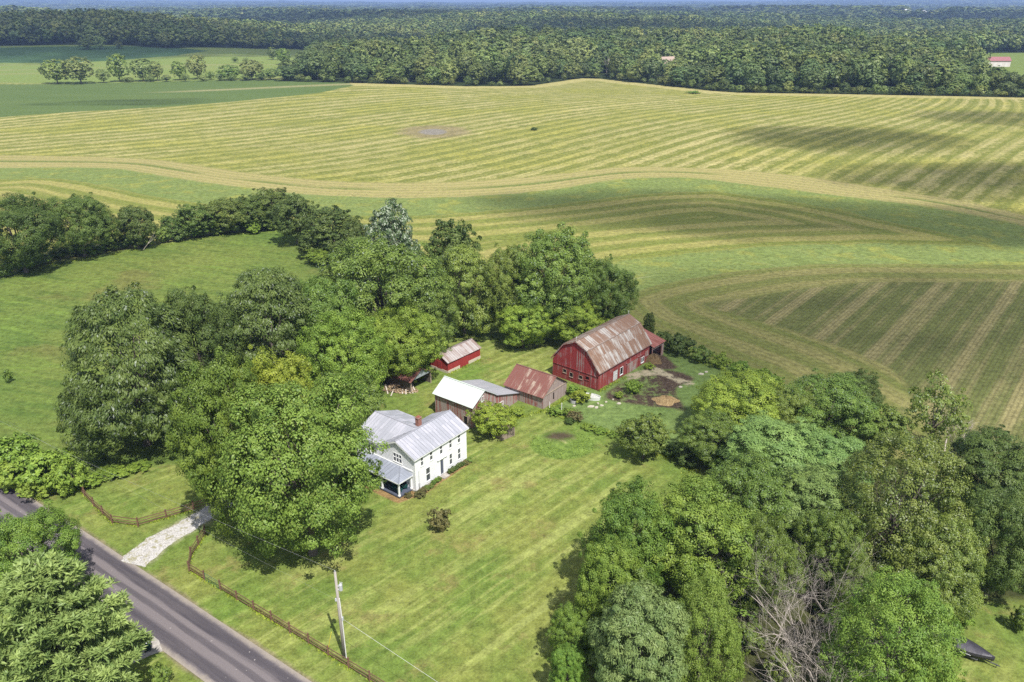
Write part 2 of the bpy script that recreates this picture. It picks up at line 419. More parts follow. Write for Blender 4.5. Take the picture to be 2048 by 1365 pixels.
def ground_material():
    k = NT('land'); P = k.pos(); x, y, z = k.xyz(P)
    A = {n: k.attr(n) for n in list(ATT)}
    nL = k.noise(P, .018, 4, .55); nM = k.noise(P, .11, 5, .6); nS = k.noise(P, .8, 6, .7); nF = k.noise(P, 3.5, 3, .7)
    pert = k.sub(nM, .5); pertS = k.sub(nS, .5)
    def sel(name, w=.6, big=0., small=0., off=0.):
        s = A[name]
        if big: s = k.add(s, k.mul(pert, big))
        if small: s = k.add(s, k.mul(pertS, small))
        return k.step(s, off-w, off+w)
    tex = k.add(k.mul(nS, .6), k.mul(nF, .4))                       # fine grass grain
    grain = k.lin(tex, .34, .66, .34, 1.10)
    def two(f, a, b): return k.mix(f, a, b)
    # ---- upper hay field, swathes left by the mower
    ph = k.add(A['phi'], k.mul(pertS, 1.4)); ph = k.add(ph, k.mul(pert, 5.))
    wob = k.noise(k.vec(k.mul(ph, .035), 0.3, 0.), 1., 2, .5)
    sw = k.math('SINE', k.add(k.mul(ph, 2*math.pi/9.2), k.mul(wob, 9.)))
    sw2 = k.math('SINE', k.mul(ph, 2*math.pi/3.3))
    sw = k.add(k.add(k.mul(sw, .75), k.mul(sw2, .35)), k.add(k.mul(pert, 2.8), k.mul(pertS, 1.6)))
    f = k.mul(k.step(sw, -.9, 1.1), k.lin(k.noise(k.vec(k.mul(ph, .09), k.mul(x, .006), k.mul(y, .004)), 1., 3, .6), .3, .65, .5, 1.))
    GRN = two(nM, (.165, .195, .042), (.245, .25, .060)); TAN = two(nS, (.40, .355, .14), (.56, .49, .22))
    gold = two(k.step(nL, .42, .62), TAN, (.42, .39, .10))
    col = k.mix(f, GRN, gold)
    edge = k.step(k.add(A['zFor'], k.mul(pert, 10.)), -22., -12.)    # uncut tan margin along the wood
    col = k.mix(k.mul(edge, .75), col, TAN)
    mud = sel('zMud', 5., 10., 2.); col = k.mix(k.mul(mud, .75), col, (.27, .215, .12))
    col = k.mix(sel('zPond', 1.6, 4., 1.5), col, (.27, .245, .205))
    # ---- headland: two tan swathes with a green line between
    fB = k.add(A['fB'], k.mul(pertS, .12))
    mid = k.mul(k.step(fB, .40, .48), k.sub(1., k.step(fB, .53, .61)))
    brk = k.step(k.noise(k.vec(k.mul(x, .012), k.mul(y, .02)), 1., 2), .4, .55)
    hb = k.mix(nL, (.47, .41, .17), (.37, .315, .14)); hb = k.mix(k.step(nS, .4, .7), hb, (.34, .30, .11))
    hb = k.mix(k.mul(k.step(k.math('SINE', k.add(k.mul(fB, 37.), k.mul(pert, 4.))), -.2, .9), .45), hb, (.235, .25, .07)); hb = k.mix(k.mul(mid, k.mul(brk, .9)), hb, (.16, .20, .05))
    col = k.mix(sel('zB', 1.8, 6., 2.5), col, hb)
    # ---- grassed waterways
    sC = A['zC']; stC = k.noise(k.vec(k.mul(sC, .35), k.mul(x, .02), k.mul(y, .02)), 1., 4, .6)
    wat = k.mix(stC, (.16, .225, .055), (.235, .275, .09)); wat = k.mix(k.step(nM, .5, .66), wat, (.27, .29, .07))
    pale = k.noise(k.vec(k.mul(sC, .6), k.mul(x, .03), 3.), 1.3, 5, .65)
    wat = k.mix(k.mul(k.step(pale, .6, .72), .6), wat, (.36, .36, .22))
    col = k.mix(sel('zC', 1.6, 6., 2.5), col, wat)
    # ---- contour strips
    def contour(src, per, seed, lo, hi):
        s = k.add(k.mul(src, 2*math.pi/per), k.add(k.mul(pert, 2.2), k.mul(pertS, 1.2)))
        w = k.noise(k.vec(k.mul(src, .05), seed), 1., 2, .5)
        t = k.add(k.math('SINE', k.add(s, k.mul(w, 8.))), k.mul(k.math('SINE', k.mul(s, 2.7)), .35))
        return k.mix(k.step(k.add(t, k.mul(k.sub(nL, .5), 2.)), -1.3, 1.3), lo, hi)
    dcol = contour(A['zD'], 11., 2.2, two(nM, (.165, .205, .042), (.225, .245, .055)), two(nL, (.34, .335, .085), (.37, .32, .125)))
    col = k.mix(sel('zD', .8, 4., 1.6), col, dcol)
    # ---- rowed field on the right with its curved headland
    fcol = contour(A['dF'], 8.5, 4.1, two(nM, (.160, .190, .048), (.205, .22, .06)), two(nS, (.25, .245, .08), (.30, .27, .105)))
    tr = k.math('SINE', k.mul(k.add(A['dF'], k.mul(pertS, .5)), 2*math.pi/1.55))
    fcol = k.mix(k.mul(k.step(tr, .1, .9), .22), fcol, (.12, .10, .05))
    col = k.mix(sel('zF', .8, 3., 1.2), col, fcol)
    a0, a1 = np.array(G(1813, 745)), np.array(G(1958, 567)); dd = (a1-a0)/np.linalg.norm(a1-a0)
    pr = k.add(k.add(k.mul(x, float(-dd[1])), k.mul(y, float(dd[0]))), k.mul(pertS, .5)); al = k.add(k.mul(x, float(dd[0])), k.mul(y, float(dd[1])))
    wv = k.noise(k.vec(k.mul(pr, .045), .7), 1., 2, .5)
    bands = k.add(k.math('SINE', k.add(k.mul(pr, 2*math.pi/12.), k.mul(wv, 7.))), k.mul(k.math('SINE', k.mul(pr, 2*math.pi/3.7)), .7))
    rowst = k.noise(k.vec(k.mul(pr, .9), k.mul(al, .03)), 1., 4, .6)
    gb = k.step(k.add(k.add(bands, k.mul(k.sub(rowst, .5), 3.2)), k.mul(pert, 2.2)), -.8, 1.5)
    gcol = k.mix(gb, two(nM, (.125, .150, .045), (.175, .19, .058)), two(nS, (.26, .235, .095), (.32, .28, .13)))
    rows = k.math('SINE', k.mul(pr, 2*math.pi/.78))
    gcol = k.mix(k.mul(k.step(rows, -.1, .9), .34), gcol, (.085, .075, .035))
    col = k.mix(sel('zG', .8, 2.5, 1.2), col, gcol)
    # ---- mown yard
    m0, m1 = np.array(G(830, 1310)), np.array(G(1290, 985)); md = (m1-m0)/np.linalg.norm(m1-m0)
    mp = k.add(k.add(k.mul(x, float(-md[1])), k.mul(y, float(md[0]))), k.mul(pert, 1.0)); ml = k.add(k.mul(x, float(md[0])), k.mul(y, float(md[1])))
    ms = k.noise(k.vec(k.mul(mp, .75), k.mul(ml, .035)), 1., 5, .62)
    lawn = k.mix(k.step(k.add(k.mul(nL, .5), k.mul(nM, .5)), .40, .60), (.152, .222, .044), (.232, .258, .062))
    lawn = k.mix(k.mul(k.mul(k.step(ms, .48, .61), .95), k.step(nL, .36, .55)), lawn, (.31, .345, .10))
    lawn = k.mix(k.mul(k.step(ms, .48, .34), .4), lawn, (.125, .18, .036))
    dry = k.noise(P, .16, 5, .7)
    lawn = k.mix(k.mul(k.step(dry, .54, .68), .55), lawn, (.27, .215, .085))
    lawn = k.mix(k.mul(k.step(k.noise(P, .05, 3), .55, .7), .6), lawn, (.135, .235, .038))
    col = k.mix(sel('zLawn', 1.0, 3., 1.2), col, lawn)
    # ---- rough meadow
    st = k.noise(k.vec(k.mul(k.add(x, k.mul(y, -.35)), .045), k.mul(k.add(y, k.mul(x, .3)), .30)), 1., 6, .68)
    mead = k.mix(k.step(k.add(k.mul(nL, .6), k.mul(st, .4)), .38, .62), (.108, .178, .036), (.178, .215, .050))
    mead = k.mix(k.mul(k.step(st, .52, .62), .5), mead, (.165, .265, .045))
    mead = k.mix(k.mul(k.step(st, .47, .38), .4), mead, (.085, .130, .027))
    mead = k.mix(k.mul(k.step(k.noise(P, .045, 4), .54, .68), .5), mead, (.19, .165, .055))
    col = k.mix(sel('zMead', 1.0, 3., 1.), col, mead)
    # ---- barn yard
    pad = k.mix(nM, (.135, .215, .058), (.185, .245, .075)); pad = k.mix(k.mul(k.step(nS, .55, .75), .5), pad, (.22, .26, .07))
    col = k.mix(sel('zPad', .8, 3., 1.), col, pad)
    sandc = k.mix(nS, (.46, .40, .29), (.30, .26, .16))
    weeds = k.step(k.add(k.mul(nM, .6), k.mul(nS, .5)), .53, .64)
    dirt = k.mix(k.step(nF, .35, .7), (.05, .034, .026), (.14, .10, .07))
    col = k.mix(k.mul(sel('zDirt', .5, 3.5, 1.6), k.sub(1., k.mul(weeds, .8))), col, dirt)
    col = k.mix(sel('zDirt2', .5, 3.5, 1.6), col, dirt)
    col = k.mix(k.mul(sel('zSand', .4, 3., 1.8), k.step(nS, .36, .5)), col, sandc)
    # ---- vegetable ring
    col = k.mix(sel('zGard', .4, 1.4, .6), col, k.mix(nS, (.12, .21, .04), (.21, .28, .06)))
    bed = k.mix(k.step(nM, .42, .55), (.085, .06, .042), (.52, .41, .25))
    col = k.mix(k.mul(sel('zBed', .8, 5., 2.2, -.3), .95), col, bed)
    # ---- woodland floor, drive edge, mulch, road verge
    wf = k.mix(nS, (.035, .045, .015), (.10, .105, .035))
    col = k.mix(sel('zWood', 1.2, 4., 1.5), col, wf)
    col = k.mix(k.mul(sel('zDrive', .5, 1.5, 1.6), .55), col, (.34, .31, .22))
    mul = k.mix(nF, (.26, .12, .05), (.40, .27, .14))
    col = k.mix(k.mul(sel('zMulch', .2, .5, .5), .85), col, mul)
    verge = k.mix(nS, (.30, .25, .17), (.19, .17, .08))
    col = k.mix(sel('zRoad', .35, 1.2, 1.3), col, verge)
    # ---- far fields and the wood's floor
    lf = k.mix(nL, (.18, .265, .06), (.24, .28, .075))
    lst = k.noise(k.vec(k.mul(x, .004), k.mul(y, .03)), 1., 4, .6); lf = k.mix(k.mul(k.step(lst, .5, .66), .55), lf, (.30, .29, .12))
    col = k.mix(sel('zLight', 4., 20.), col, lf)
    cs = k.noise(k.vec(k.mul(x, .01), k.mul(y, .06)), 1., 4, .6)
    corn = k.mix(cs, (.090, .150, .040), (.155, .205, .062)); corn = k.mix(k.step(nS, .5, .8), corn, (.075, .125, .035))
    wline = k.mul(k.step(k.math('ABSOLUTE', k.sub(k.add(y, k.mul(x, -.2577)), WAT)), 9., 4.), k.step(x, -300., -240.))
    corn = k.mix(k.mul(wline, .8), corn, (.33, .31, .15))
    col = k.mix(sel('zCorn', 1.5, 6., 2.), col, corn)
    col = k.mix(sel('zCorn2', 4., 20.), col, k.mix(cs, (.05, .11, .05), (.085, .15, .055)))
    col = k.mix(sel('zFor', 2., 4., 2.), col, k.mix(nM, (.03, .045, .017), (.05, .07, .022)))
    col = k.mix(sel('zClear', 3.), col, (.19, .25, .06))
    col = k.mix(1., col, k.n('ShaderNodeCombineColor', [grain, grain, grain]).outputs[0], 'MULTIPLY')
    h = k.add(k.mul(nS, .25), k.mul(nF, .10))
    k.bsdf(col, .95, k.bump(h, .5, .8), 0., .1)
    return k.m
w0, w1 = np.array(G(250, 187)), np.array(G(640, 171))
WAT = float(w0[1]-.2577*w0[0])
me.materials.append(ground_material())
ground = bpy.data.objects.new('ground', me); C.objects.link(ground); tag(ground, kind='structure')

# ------------------------------------------------------------------ road, drives
def road_material():
    k = NT('chip_seal'); u, v, _ = k.xyz(k.uv()); P = k.vec(u, k.mul(v, 1.))
    n = k.noise(k.vec(k.mul(u, .12), k.mul(v, 1.3)), 1., 5, .65); f = k.noise(k.vec(u, v), 5., 5, .75)
    w = k.add(v, k.mul(k.sub(n, .5), .9))
    def trk(c, hw): return k.sub(1., k.step(k.math('ABSOLUTE', k.sub(w, c)), hw*.45, hw))
    t = k.math('MAXIMUM', k.math('MAXIMUM', trk(1.3, .9), trk(5.0, .9)), k.mul(trk(3.3, .5), .75))
    t = k.mul(t, k.lin(n, .25, .6, .55, 1.))
    c = k.mix(t, k.mix(f, (.125, .108, .112), (.195, .17, .172)), k.mix(f, (.040, .036, .044), (.080, .071, .080)))
    pt = k.step(k.noise(k.vec(k.mul(u, .06), k.mul(v, .5), 4.), 1., 3, .6), .58, .68)
    c = k.mix(k.mul(pt, .45), c, (.085, .075, .08))
    stn = k.step(k.noise(k.vec(u, v), 2.2, 1), .74, .77); c = k.mix(k.mul(stn, .6), c, (.42, .38, .36))
    e = k.add(k.math('MINIMUM', v, k.sub(RW, v)), k.mul(k.sub(k.noise(k.vec(u, v), .8, 4, .7), .5), 1.2))
    c = k.mix(k.step(e, .75, .05), c, k.mix(f, (.22, .19, .165), (.31, .27, .225)))
    k.bsdf(c, .92, k.bump(f, .03, .6), 0., .2); return k.m
def gravel_material():
    k = NT('limestone_gravel'); P = k.obj()
    f = k.noise(P, 6., 5, .8); n = k.noise(P, .9, 4, .7)
    c = k.mix(k.step(f, .35, .62), (.25, .235, .22), (.52, .50, .475)); c = k.mix(k.mul(k.step(n, .50, .62), .8), c, (.24, .22, .10))
    k.bsdf(c, .95, k.bump(f, .04, .8), 0., .2); return k.m
def strip(name, P, wl, wr, z, mat, step=1.5, ragged=0., seed=1):
    r = np.random.default_rng(seed)
    L = np.concatenate([[0], np.cumsum(np.linalg.norm(np.diff(P, axis=0), axis=1))])
    n = max(2, int(L[-1]/step)); s = np.linspace(0, L[-1], n)
    Q = np.stack([np.interp(s, L, P[:, 0]), np.interp(s, L, P[:, 1])], 1)
    for _ in range(6): Q[1:-1] = (Q[:-2]+2*Q[1:-1]+Q[2:])/4
    d = np.gradient(Q, axis=0); d /= np.linalg.norm(d, axis=1)[:, None]; nr = np.stack([-d[:, 1], d[:, 0]], 1)
    m = MB(); cols = 8
    wl = np.interp(s/L[-1], np.linspace(0, 1, len(wl)), wl); wr = np.interp(s/L[-1], np.linspace(0, 1, len(wr)), wr)
    wl = wl+r.normal(0, ragged, n); wr = wr+r.normal(0, ragged, n)
    pts = [[(Q[i]+nr[i]*(-wr[i]+(wl[i]+wr[i])*j/cols)) for j in range(cols+1)] for i in range(n)]
    for i in range(n-1):
        for j in range(cols):
            c = [pts[i][j], pts[i][j+1], pts[i+1][j+1], pts[i+1][j]]
            uv = [(s[i], (wl[i]+wr[i])*j/cols), (s[i], (wl[i]+wr[i])*(j+1)/cols), (s[i+1], (wl[i]+wr[i])*(j+1)/cols), (s[i+1], (wl[i]+wr[i])*j/cols)]
            m.poly([(p[0], p[1], float(gz(*p))+z+.05*(1 if 0 < a < cols else 0)) for p, a in zip(c, (j, j+1, j+1, j))][::-1], uv[::-1])
    o = m.build(name, mat); tag(o, kind='structure'); return o
gravel = gravel_material()
strip('road', RD, [RW/2], [RW/2], .03, road_material(), 2.)
strip('driveway', DRIVE, [2.6, 1.5, 1.4, 1.3, 1.2, 1.2], [1.6, 1.5, 1.4, 1.3, 1.2, 1.2], .016, gravel, .5, .09, 3)
DR2 = np.array([G(318, 1282), G(285, 1293), G(255, 1308), G(200, 1335), G(120, 1385), G(60, 1430)])
conc = plain('old_concrete', (.34, .31, .28), .9, 0, .3, 1.5)
strip('side_driveway', DR2, [1.9, 1.5, 1.5], [1.9, 1.5, 1.5], .02, conc, .8, .08, 5)

# ------------------------------------------------------------------ shared building materials
white_wall = NT('white_clapboard')
def _ww():
    k = white_wall; x, y, z = k.xyz(k.obj()); fr = k.math('FRACT', k.mul(z, 1/.125))
    n = k.noise(k.obj(), 1.2, 5, .6)
    c = k.mix(k.lin(n, .3, .75), (.84, .84, .85), (.78, .78, .79))
    c = k.mix(k.mul(k.math('LESS_THAN', fr, .14), .35), c, (.35, .35, .36))
    k.bsdf(c, .6, k.bump(fr, .015, .6)); return k.m
white_wall = _ww()
trim_w = plain('white_trim', (.80, .80, .79), .55, 0, .06)
house_roof = metal_roof('grey_sheet_roof', (.345, .35, .39), (.405, .40, .44), .45, .62, .42, (.37, .365, .41), .35)
porch_roofm = metal_roof('porch_sheet_roof', (.25, .27, .32), (.33, .35, .40), .42, .62, .42, (.24, .26, .31), .45)
glass = NT('window_glass'); glass.bsdf((.07, .075, .085), .08, None, 0, .6); glass = glass.m
dark_in = NT('painted_dark_inside'); dark_in.bsdf((.012, .010, .009), .9); dark_in = dark_in.m  # near-black fill paints the unlit inside of open windows and gaps
brick = NT('red_brick')
def _bk():
    k = brick; b = k.n('ShaderNodeTexBrick', {'Vector': k.vec(k.add(k.xyz(k.obj())[0], k.xyz(k.obj())[1]), k.xyz(k.obj())[2]), 'Color1': (.30, .085, .05, 1), 'Color2': (.20, .055, .035, 1), 'Mortar': (.30, .24, .2, 1), 'Scale': 4.2, 'Mortar Size': .03})
    k.bsdf(b.outputs[0], .9); return k.m
brick = _bk()
door_blue = plain('slate_blue_door', (.075, .085, .12), .5, 0, .15)
deck_m = boards('porch_deck_boards', [(.075, .085, .12), (.10, .11, .15), (.06, .07, .10)], .14)
green_pl = plain('dark_teal_paint', (.012, .085, .075), .5, 0, .2)
cushion = plain('cream_cushion', (.55, .52, .45), .9, 0, .15)
red_wall = boards('red_barn_boards', [(.245, .040, .036), (.31, .058, .050), (.165, .030, .028)], .24, .6, True, ((.29, .19, .18), .83))
red_gab = boards('faded_red_gable_boards', [(.29, .035, .035), (.36, .05, .05), (.19, .03, .03)], .24, .7, True, ((.31, .20, .19), .80))
red_old = boards('worn_red_boards', [(.30, .10, .085), (.36, .14, .12), (.20, .085, .075)], .24, .7, True, ((.33, .27, .245), .68))
grey_old = boards('bare_grey_boards', [(.32, .25, .225), (.40, .33, .30), (.23, .165, .15)], .24, .7, True, ((.30, .115, .10), 1.0))
coop_red = boards('bright_red_boards', [(.28, .030, .028), (.33, .04, .035), (.22, .024, .022)], .3, .4)
ply = boards('weathered_plywood', [(.24, .19, .145), (.29, .23, .18), (.20, .155, .12)], 1.2, .4)
barn_roof = metal_roof('rusty_pale_roof', (.43, .40, .37), (.205, .128, .085), .60, .72, .5, (.165, .085, .055), .45)
shed_roof = metal_roof('rust_red_roof', (.42, .33, .26), (.175, .082, .066), .74, .72, .6, (.165, .05, .04), .3)
white_roof = metal_roof('white_painted_roof', (.55, .595, .55), (.51, .56, .51), .4, .9, .45, (.60, .64, .60), .12)
lean_roof = metal_roof('grey_lean_to_roof', (.34, .34, .365), (.40, .38, .39), .4, .9, .6, (.28, .27, .30), .3)
coop_roof = metal_roof('brown_grey_roof', (.42, .38, .37), (.25, .175, .15), .50, .55, .7, (.19, .13, .11), .5)
lean_red = metal_roof('red_rust_lean_roof', (.30, .12, .10), (.22, .07, .05), .5, .7, .7, (.15, .045, .035), .3)
block = plain('pale_block_footing', (.50, .44, .34), .9, 0, .2, 4)
bare_wood = plain('bare_wood', (.33, .26, .20), .85, 0, .3, 5)

FX = lambda L=0: (lambda s, d, z: (s, d, z))          # wall along x facing -y
def FYm(x0): return lambda s, d, z: (x0+d, s, z)       # wall along y facing -x
def FYp(x0): return lambda s, d, z: (x0-d, s, z)       # wall along y facing +x
def FXm(y0): return lambda s, d, z: (s, y0+d, z)
def FXp(y0): return lambda s, d, z: (s, y0-d, z)

def window(par, F, s0, s1, z0, z1, mull=1, rails=1, fm=None, gm=None, name='window', fw=.085, sill=True):
    """a framed opening with its glass pane or a sheet painted interior-dark; F maps (along, into the wall, up)"""
    fm = fm or trim_w; m = MB(); e = -.035
    def bx(a, b, c, d, p=e, q=.10):
        P = [F(a, p, c), F(b, q, d)]
        m.box([min(x) for x in zip(*P)], [max(x) for x in zip(*P)])
    bx(s0-fw, s0, z0-fw, z1+fw); bx(s1, s1+fw, z0-fw, z1+fw); bx(s0, s1, z1, z1+fw); bx(s0, s1, z0-fw, z0)
    for i in range(1, mull): c = s0+(s1-s0)*i/mull; bx(c-.035, c+.035, z0, z1, e+.01)
    for i in range(1, rails+1): c = z0+(z1-z0)*i/(rails+1); bx(s0, s1, c-.03, c+.03, e+.02)
    if sill: bx(s0-fw-.04, s1+fw+.04, z0-fw-.05, z0-fw-.005, -.09)
    o = m.build(name, fm, par)
    g = MB(); P = [F(s0-.002, .05, z0-.002), F(s1+.002, .07, z1+.002)]
    g.box([min(x) for x in zip(*P)], [max(x) for x in zip(*P)]); g.build('pane', gm or glass, o)
    return o

# ------------------------------------------------------------------ farmhouse
def farmhouse():
    r = empty('farmhouse', (HO[0], HO[1], 0), HO[2], 'white two storey farmhouse with grey metal roofs, brick chimney and corner porch', 'house')
    L, W, he, hp, o = 11.03, 6.71, 5.45, 7.22, .32
    W2, xw, hp2 = 11.82, 4.3, 7.2; D2 = 8.6
    up = [(1.2,1.66,3.76,5.06),(3.08,3.58,3.76,5.08),(5.2,5.7,3.76,5.08),(7.23,7.73,3.80,5.12),(9.13,9.64,3.80,5.14)]
    lo = [(2.17,2.94,.72,2.8),(7.21,7.72,1.02,2.72),(9.08,9.6,1.02,2.74)]
    door = (5.16,5.82,.25,2.62)
    m = MB(); m.wall(L, 0, he, up+lo+[door], FX(), .18)
    gab = [(2.58,4.2,3.79,5.04)]
    wing = [(9.0,9.55,3.2,4.5)]
    gd = [(1.9,2.8,.35,2.4),(4.6,5.5,1.0,2.4),(7.6,8.5,.35,2.4)]
    F0 = FYm(0.); Fs = lambda s, d, z: F0(s+.18, d, z)
    sh = [(a-.18, b-.18, c, d) for a, b, c, d in gab+wing+gd]
    m.wall(W2-.36, 0, he, sh, Fs, .18)
    m.wall(L, 0, he, [], lambda s, d, z: (s, W-d, z), .18) if False else None
    m.wall(W-.18, 0, he, [], lambda s, d, z: (L-d, s+.18, z), .18)
    m.wall(L-D2, 0, he, [], lambda s, d, z: (s+D2, W-d, z), .18)
    m.wall(W2-W, 0, he, [], lambda s, d, z: (D2-d, s+W-.0, z), .18)
    m.wall(D2, 0, he, [(2.,2.6,3.7,4.9),(5.6,6.2,3.7,4.9)], lambda s, d, z: (s, W2-d, z), .18)
    sl = (hp-he)/(W/2+o)
    def g(F): m.prism([(0.02, he), (W-.02, he), (W/2, he+sl*(W/2+o)-.03)], F, .18)
    g(lambda s, d, z: (d, s, z)); g(lambda s, d, z: (L-d, s, z))
    m.prism([(0.02, he), (D2-.02, he), (xw, hp2-.05)], lambda s, d, z: (s, W2-d, z), .18)
    m.build('wall', white_wall, r)
    # eave and rake boards
    t = MB()
    t.beam((-o, -o+.03, he-.06), (L+o, -o+.03, he-.06), .05, .2); t.box((-o+.06, -o+.06, he-.06), (L+o-.06, -.002, he-.03))
    for x in (-o+.02, L+o-.02):
        t.beam((x, -o, he-.1), (x, W/2, hp-.1), .05, .2); t.beam((x, W/2, hp-.1), (x, W+o, he-.1), .05, .2)
    t.beam((-o+.04, W+o+.1, he-.06), (-o+.04, W2+o, he-.06), .05, .2)
    for x, y in ((.0, .0), (L, 0.), (0., W2)): t.box((x-.03-(.0 if x < 1 else .07), y-(.03 if y < 1 else .08), .3), (x+.10-(.0 if x < 1 else .07), y+(.10 if y < 1 else .03), he-.08))
    t.build('trim', trim_w, r)
    f = MB(); f.box((-.06, -.06, -.4), (L+.06, W, .28)); f.box((-.05, W, -.4), (D2, W2+.05, .27)); f.build('foundation', plain('stone_footing', (.42, .41, .39), .9), r)
    rf = MB()
    A = ((-o,-o,he),(L+o,-o,he),(L+o,W/2,hp),(-o,W/2,hp)); B = ((L+o,W+o,he),(-o,W+o,he),(-o,W/2,hp),(L+o,W/2,hp))
    Cc = ((-o,W2+o,he+.01),(-o,W+o+.02,he+.01),(xw,W/2+.15,hp2),(xw,W2+o,hp2)); D = ((D2+o,W/2+.3,he),(D2+o,W2+o,he),(xw,W2+o,hp2),(xw,W/2+.2,hp2))
    for q in (A, B): rf.slab(*q, .06); rf.ribs(*q, .62, .05, .045, .06)
    rf.slab(*Cc, .06); rf.slab(*D, .06, (3, 2))
    for i in range(1, 9):
        y = W2+o-.62*i; f_ = min(1., max(0., (W+o-y)/(W/2+.15))) if y < W+o else 0.
        p0 = Vector((-o+(xw+o)*f_, y, he+.01+(hp2-he)*f_+.075)); p1 = Vector((xw-.03, y, hp2+.07)); 
        if (p1-p0).length > .4: rf.beam(p0, p1, .05, .045)
    rf.beam((-o-.02, W/2, hp+.075), (L+o+.02, W/2, hp+.075), .22, .05); rf.beam((xw, W/2+.4, hp2+.075), (xw, W2+o+.02, hp2+.075), .22, .05)
    roof = rf.build('roof', house_roof, r)
    ch = MB(); ch.box((5.15,4.0,6.0),(5.85,4.62,8.15)); ch.box((5.09,3.94,8.15),(5.91,4.68,8.28)); ch.box((5.17,4.02,8.28),(5.83,4.6,8.38))
    ch.build('chimney', brick, roof)
    for a in up: window(r, FX(), *a)
    for a in lo: window(r, FX(), *a)
    window(r, F0, *gab[0], 3, 1); window(r, F0, *wing[0]); window(r, F0, *gd[1])
    for a in ((2.,2.6,3.7,4.9),(5.6,6.2,3.7,4.9)): window(r, lambda s, d, z: (s, W2-d, z), *a)
    d = MB(); d.box((5.17,.05,.26),(5.81,.11,2.61))
    for z in (.5, 1.15, 1.8): d.box((5.27,.03,z),(5.71,.05,z+.45))
    do = d.build('front_door', door_blue, r); h = MB(); h.tube([(5.24,.03,1.25),(5.24,-.02,1.25)], .03, 8); h.build('handle', bare_wood, do)
    c = MB(); c.box((4.72,-.07,.25),(5.14,-.002,2.78)); c.box((5.84,-.07,.25),(6.26,-.002,2.78)); c.box((4.6,-.09,2.78),(6.38,-.002,3.0)); c.box((4.5,-.26,3.0),(6.48,-.002,3.09))
    c.build('door_surround', trim_w, r)
    s = MB(); s.box((4.9,-.95,-.1),(6.15,-.08,.16)); s.build('door_step', conc, r)
    for a in (gd[0], gd[2]):
        q = MB(); q.box((.06,a[0]+.01,a[2]+.01),(.11,a[1]-.01,a[3]-.01)); q.build('porch_door', door_blue if a is gd[0] else trim_w, r)
    mt = MB(); mt.box((.5,-.13,.85),(.74,-.005,1.25)); mt.tube([(.62,-.07,1.25),(.62,-.07,3.2)], .03, 6); mt.tube([(.62,-.07,.05),(.62,-.07,.85)], .03, 6)
    mt.build('electric_meter', plain('grey_meter', (.45, .45, .45), .5), r)
    v = MB(); v.box((-.14,.75,4.98),(-.005,1.0,5.12)); v.build('wall_light', trim_w, r)
    # porch
    y0, y1, xp = .72, 9.9, -2.62
    dk = MB(); dk.box((xp, y0, .12), (-.01, y1, .34)); dk.build('porch_floor', deck_m, r)
    sk = MB(); sk.box((xp+.1, y0+.1, -.2), (-.05, y1-.1, .12)); sk.build('porch_skirt', plain('dark_skirt', (.05, .05, .06)), r)
    pr = MB(); e, zt = .28, 3.22
    a0, a1 = (xp-e, y0-e, 2.62), (xp-e, y1+e, 2.62); b0, b1 = (-.01, y0+2.2, zt), (-.01, y1+e, zt); c0 = (.0-.01, y0-e, 2.62)
    pr.slab(a1, a0, b0, b1, .05); pr.ribs(a1, (xp-e, y0+2.2, 2.62), b0, b1, .62, .05, .04, .05)
    i0 = len(pr.f); n0 = Vector((0, -.28, 1)).normalized()*.05
    T = [Vector(a0), Vector(c0), Vector(b0)]; up_ = [p+n0 for p in T]; pr.poly(up_, [(0,0),(2.9,0),(2.9,2.4)]); pr.poly(T[::-1], [(0,0)]*3)
    for i in range(3): pr.poly((T[i], T[(i+1)%3], up_[(i+1)%3], up_[i]), [(0,0)]*4)
    pr.beam((a0[0], a0[1], 2.70), (b0[0], b0[1], zt+.08), .16, .05)
    pr.build('porch_roof', porch_roofm, r)
    bm = MB(); bm.beam((xp+.08, y0, 2.5), (xp+.08, y1, 2.5), .14, .22); bm.beam((xp+.08, y0+.08, 2.5), (-.05, y0+.08, 2.5), .14, .22)
    bm.beam((a0[0]+.02, a0[1], 2.6), (a1[0]+.02, a1[1], 2.6), .04, .16); bm.beam((a0[0], a0[1]+.02, 2.6), (-.02, a0[1]+.02, 2.6), .04, .16)
    bm.beam((-.04, y0-e, zt+.06), (-.04, y1+e, zt+.06), .06, .18)
    bm.build('porch_beam', trim_w, r)
    for x, y in ((xp+.1, y0+.1), (xp+.1, y0+3.42), (xp+.1, y0+6.6), (xp+.1, y1-.12), (-.12, y0+.1)):
        p = MB(); p.box((x-.10,y-.10,.34),(x+.10,y+.10,2.40)); p.box((x-.14,y-.14,.34),(x+.14,y+.14,.56)); p.box((x-.14,y-.14,2.28),(x+.14,y+.14,2.40)); p.build('porch_post', trim_w, r)
    return r
farmhouse()

def porch_chair(x, y, rz, label):
    c, s = math.cos(HO[2]), math.sin(HO[2]); w = hloc(x, y)
    r = empty('porch_chair', (*w, .345), HO[2]+rz, label, 'chair', 'teal chairs on the farmhouse porch')
    m = MB(); m.box((-.3,-.34,.34),(.3,.30,.40)); m.build('seat', green_pl, r)
    b = MB()
    for i in range(5): b.beam((-.24+.12*i, .28, .36), (-.26+.13*i, .50, 1.0), .10, .03, (0, 1, 0))
    b.build('backrest', green_pl, r)
    for q in (-1, 1):
        a = MB(); a.box((q*.36-.06,-.40,.58),(q*.36+.06,.36,.62)); a.build('armrest', green_pl, r)
        for yy in (-.32, .28):
            l = MB(); l.box((q*.34-.03,yy-.04,0),(q*.34+.03,yy+.04,.575)); l.build('leg', green_pl, r)
    k = MB(); k.box((-.24,-.28,.405),(.24,.20,.47)); k.build('cushion', green_pl if rz < 0 else cushion, r)
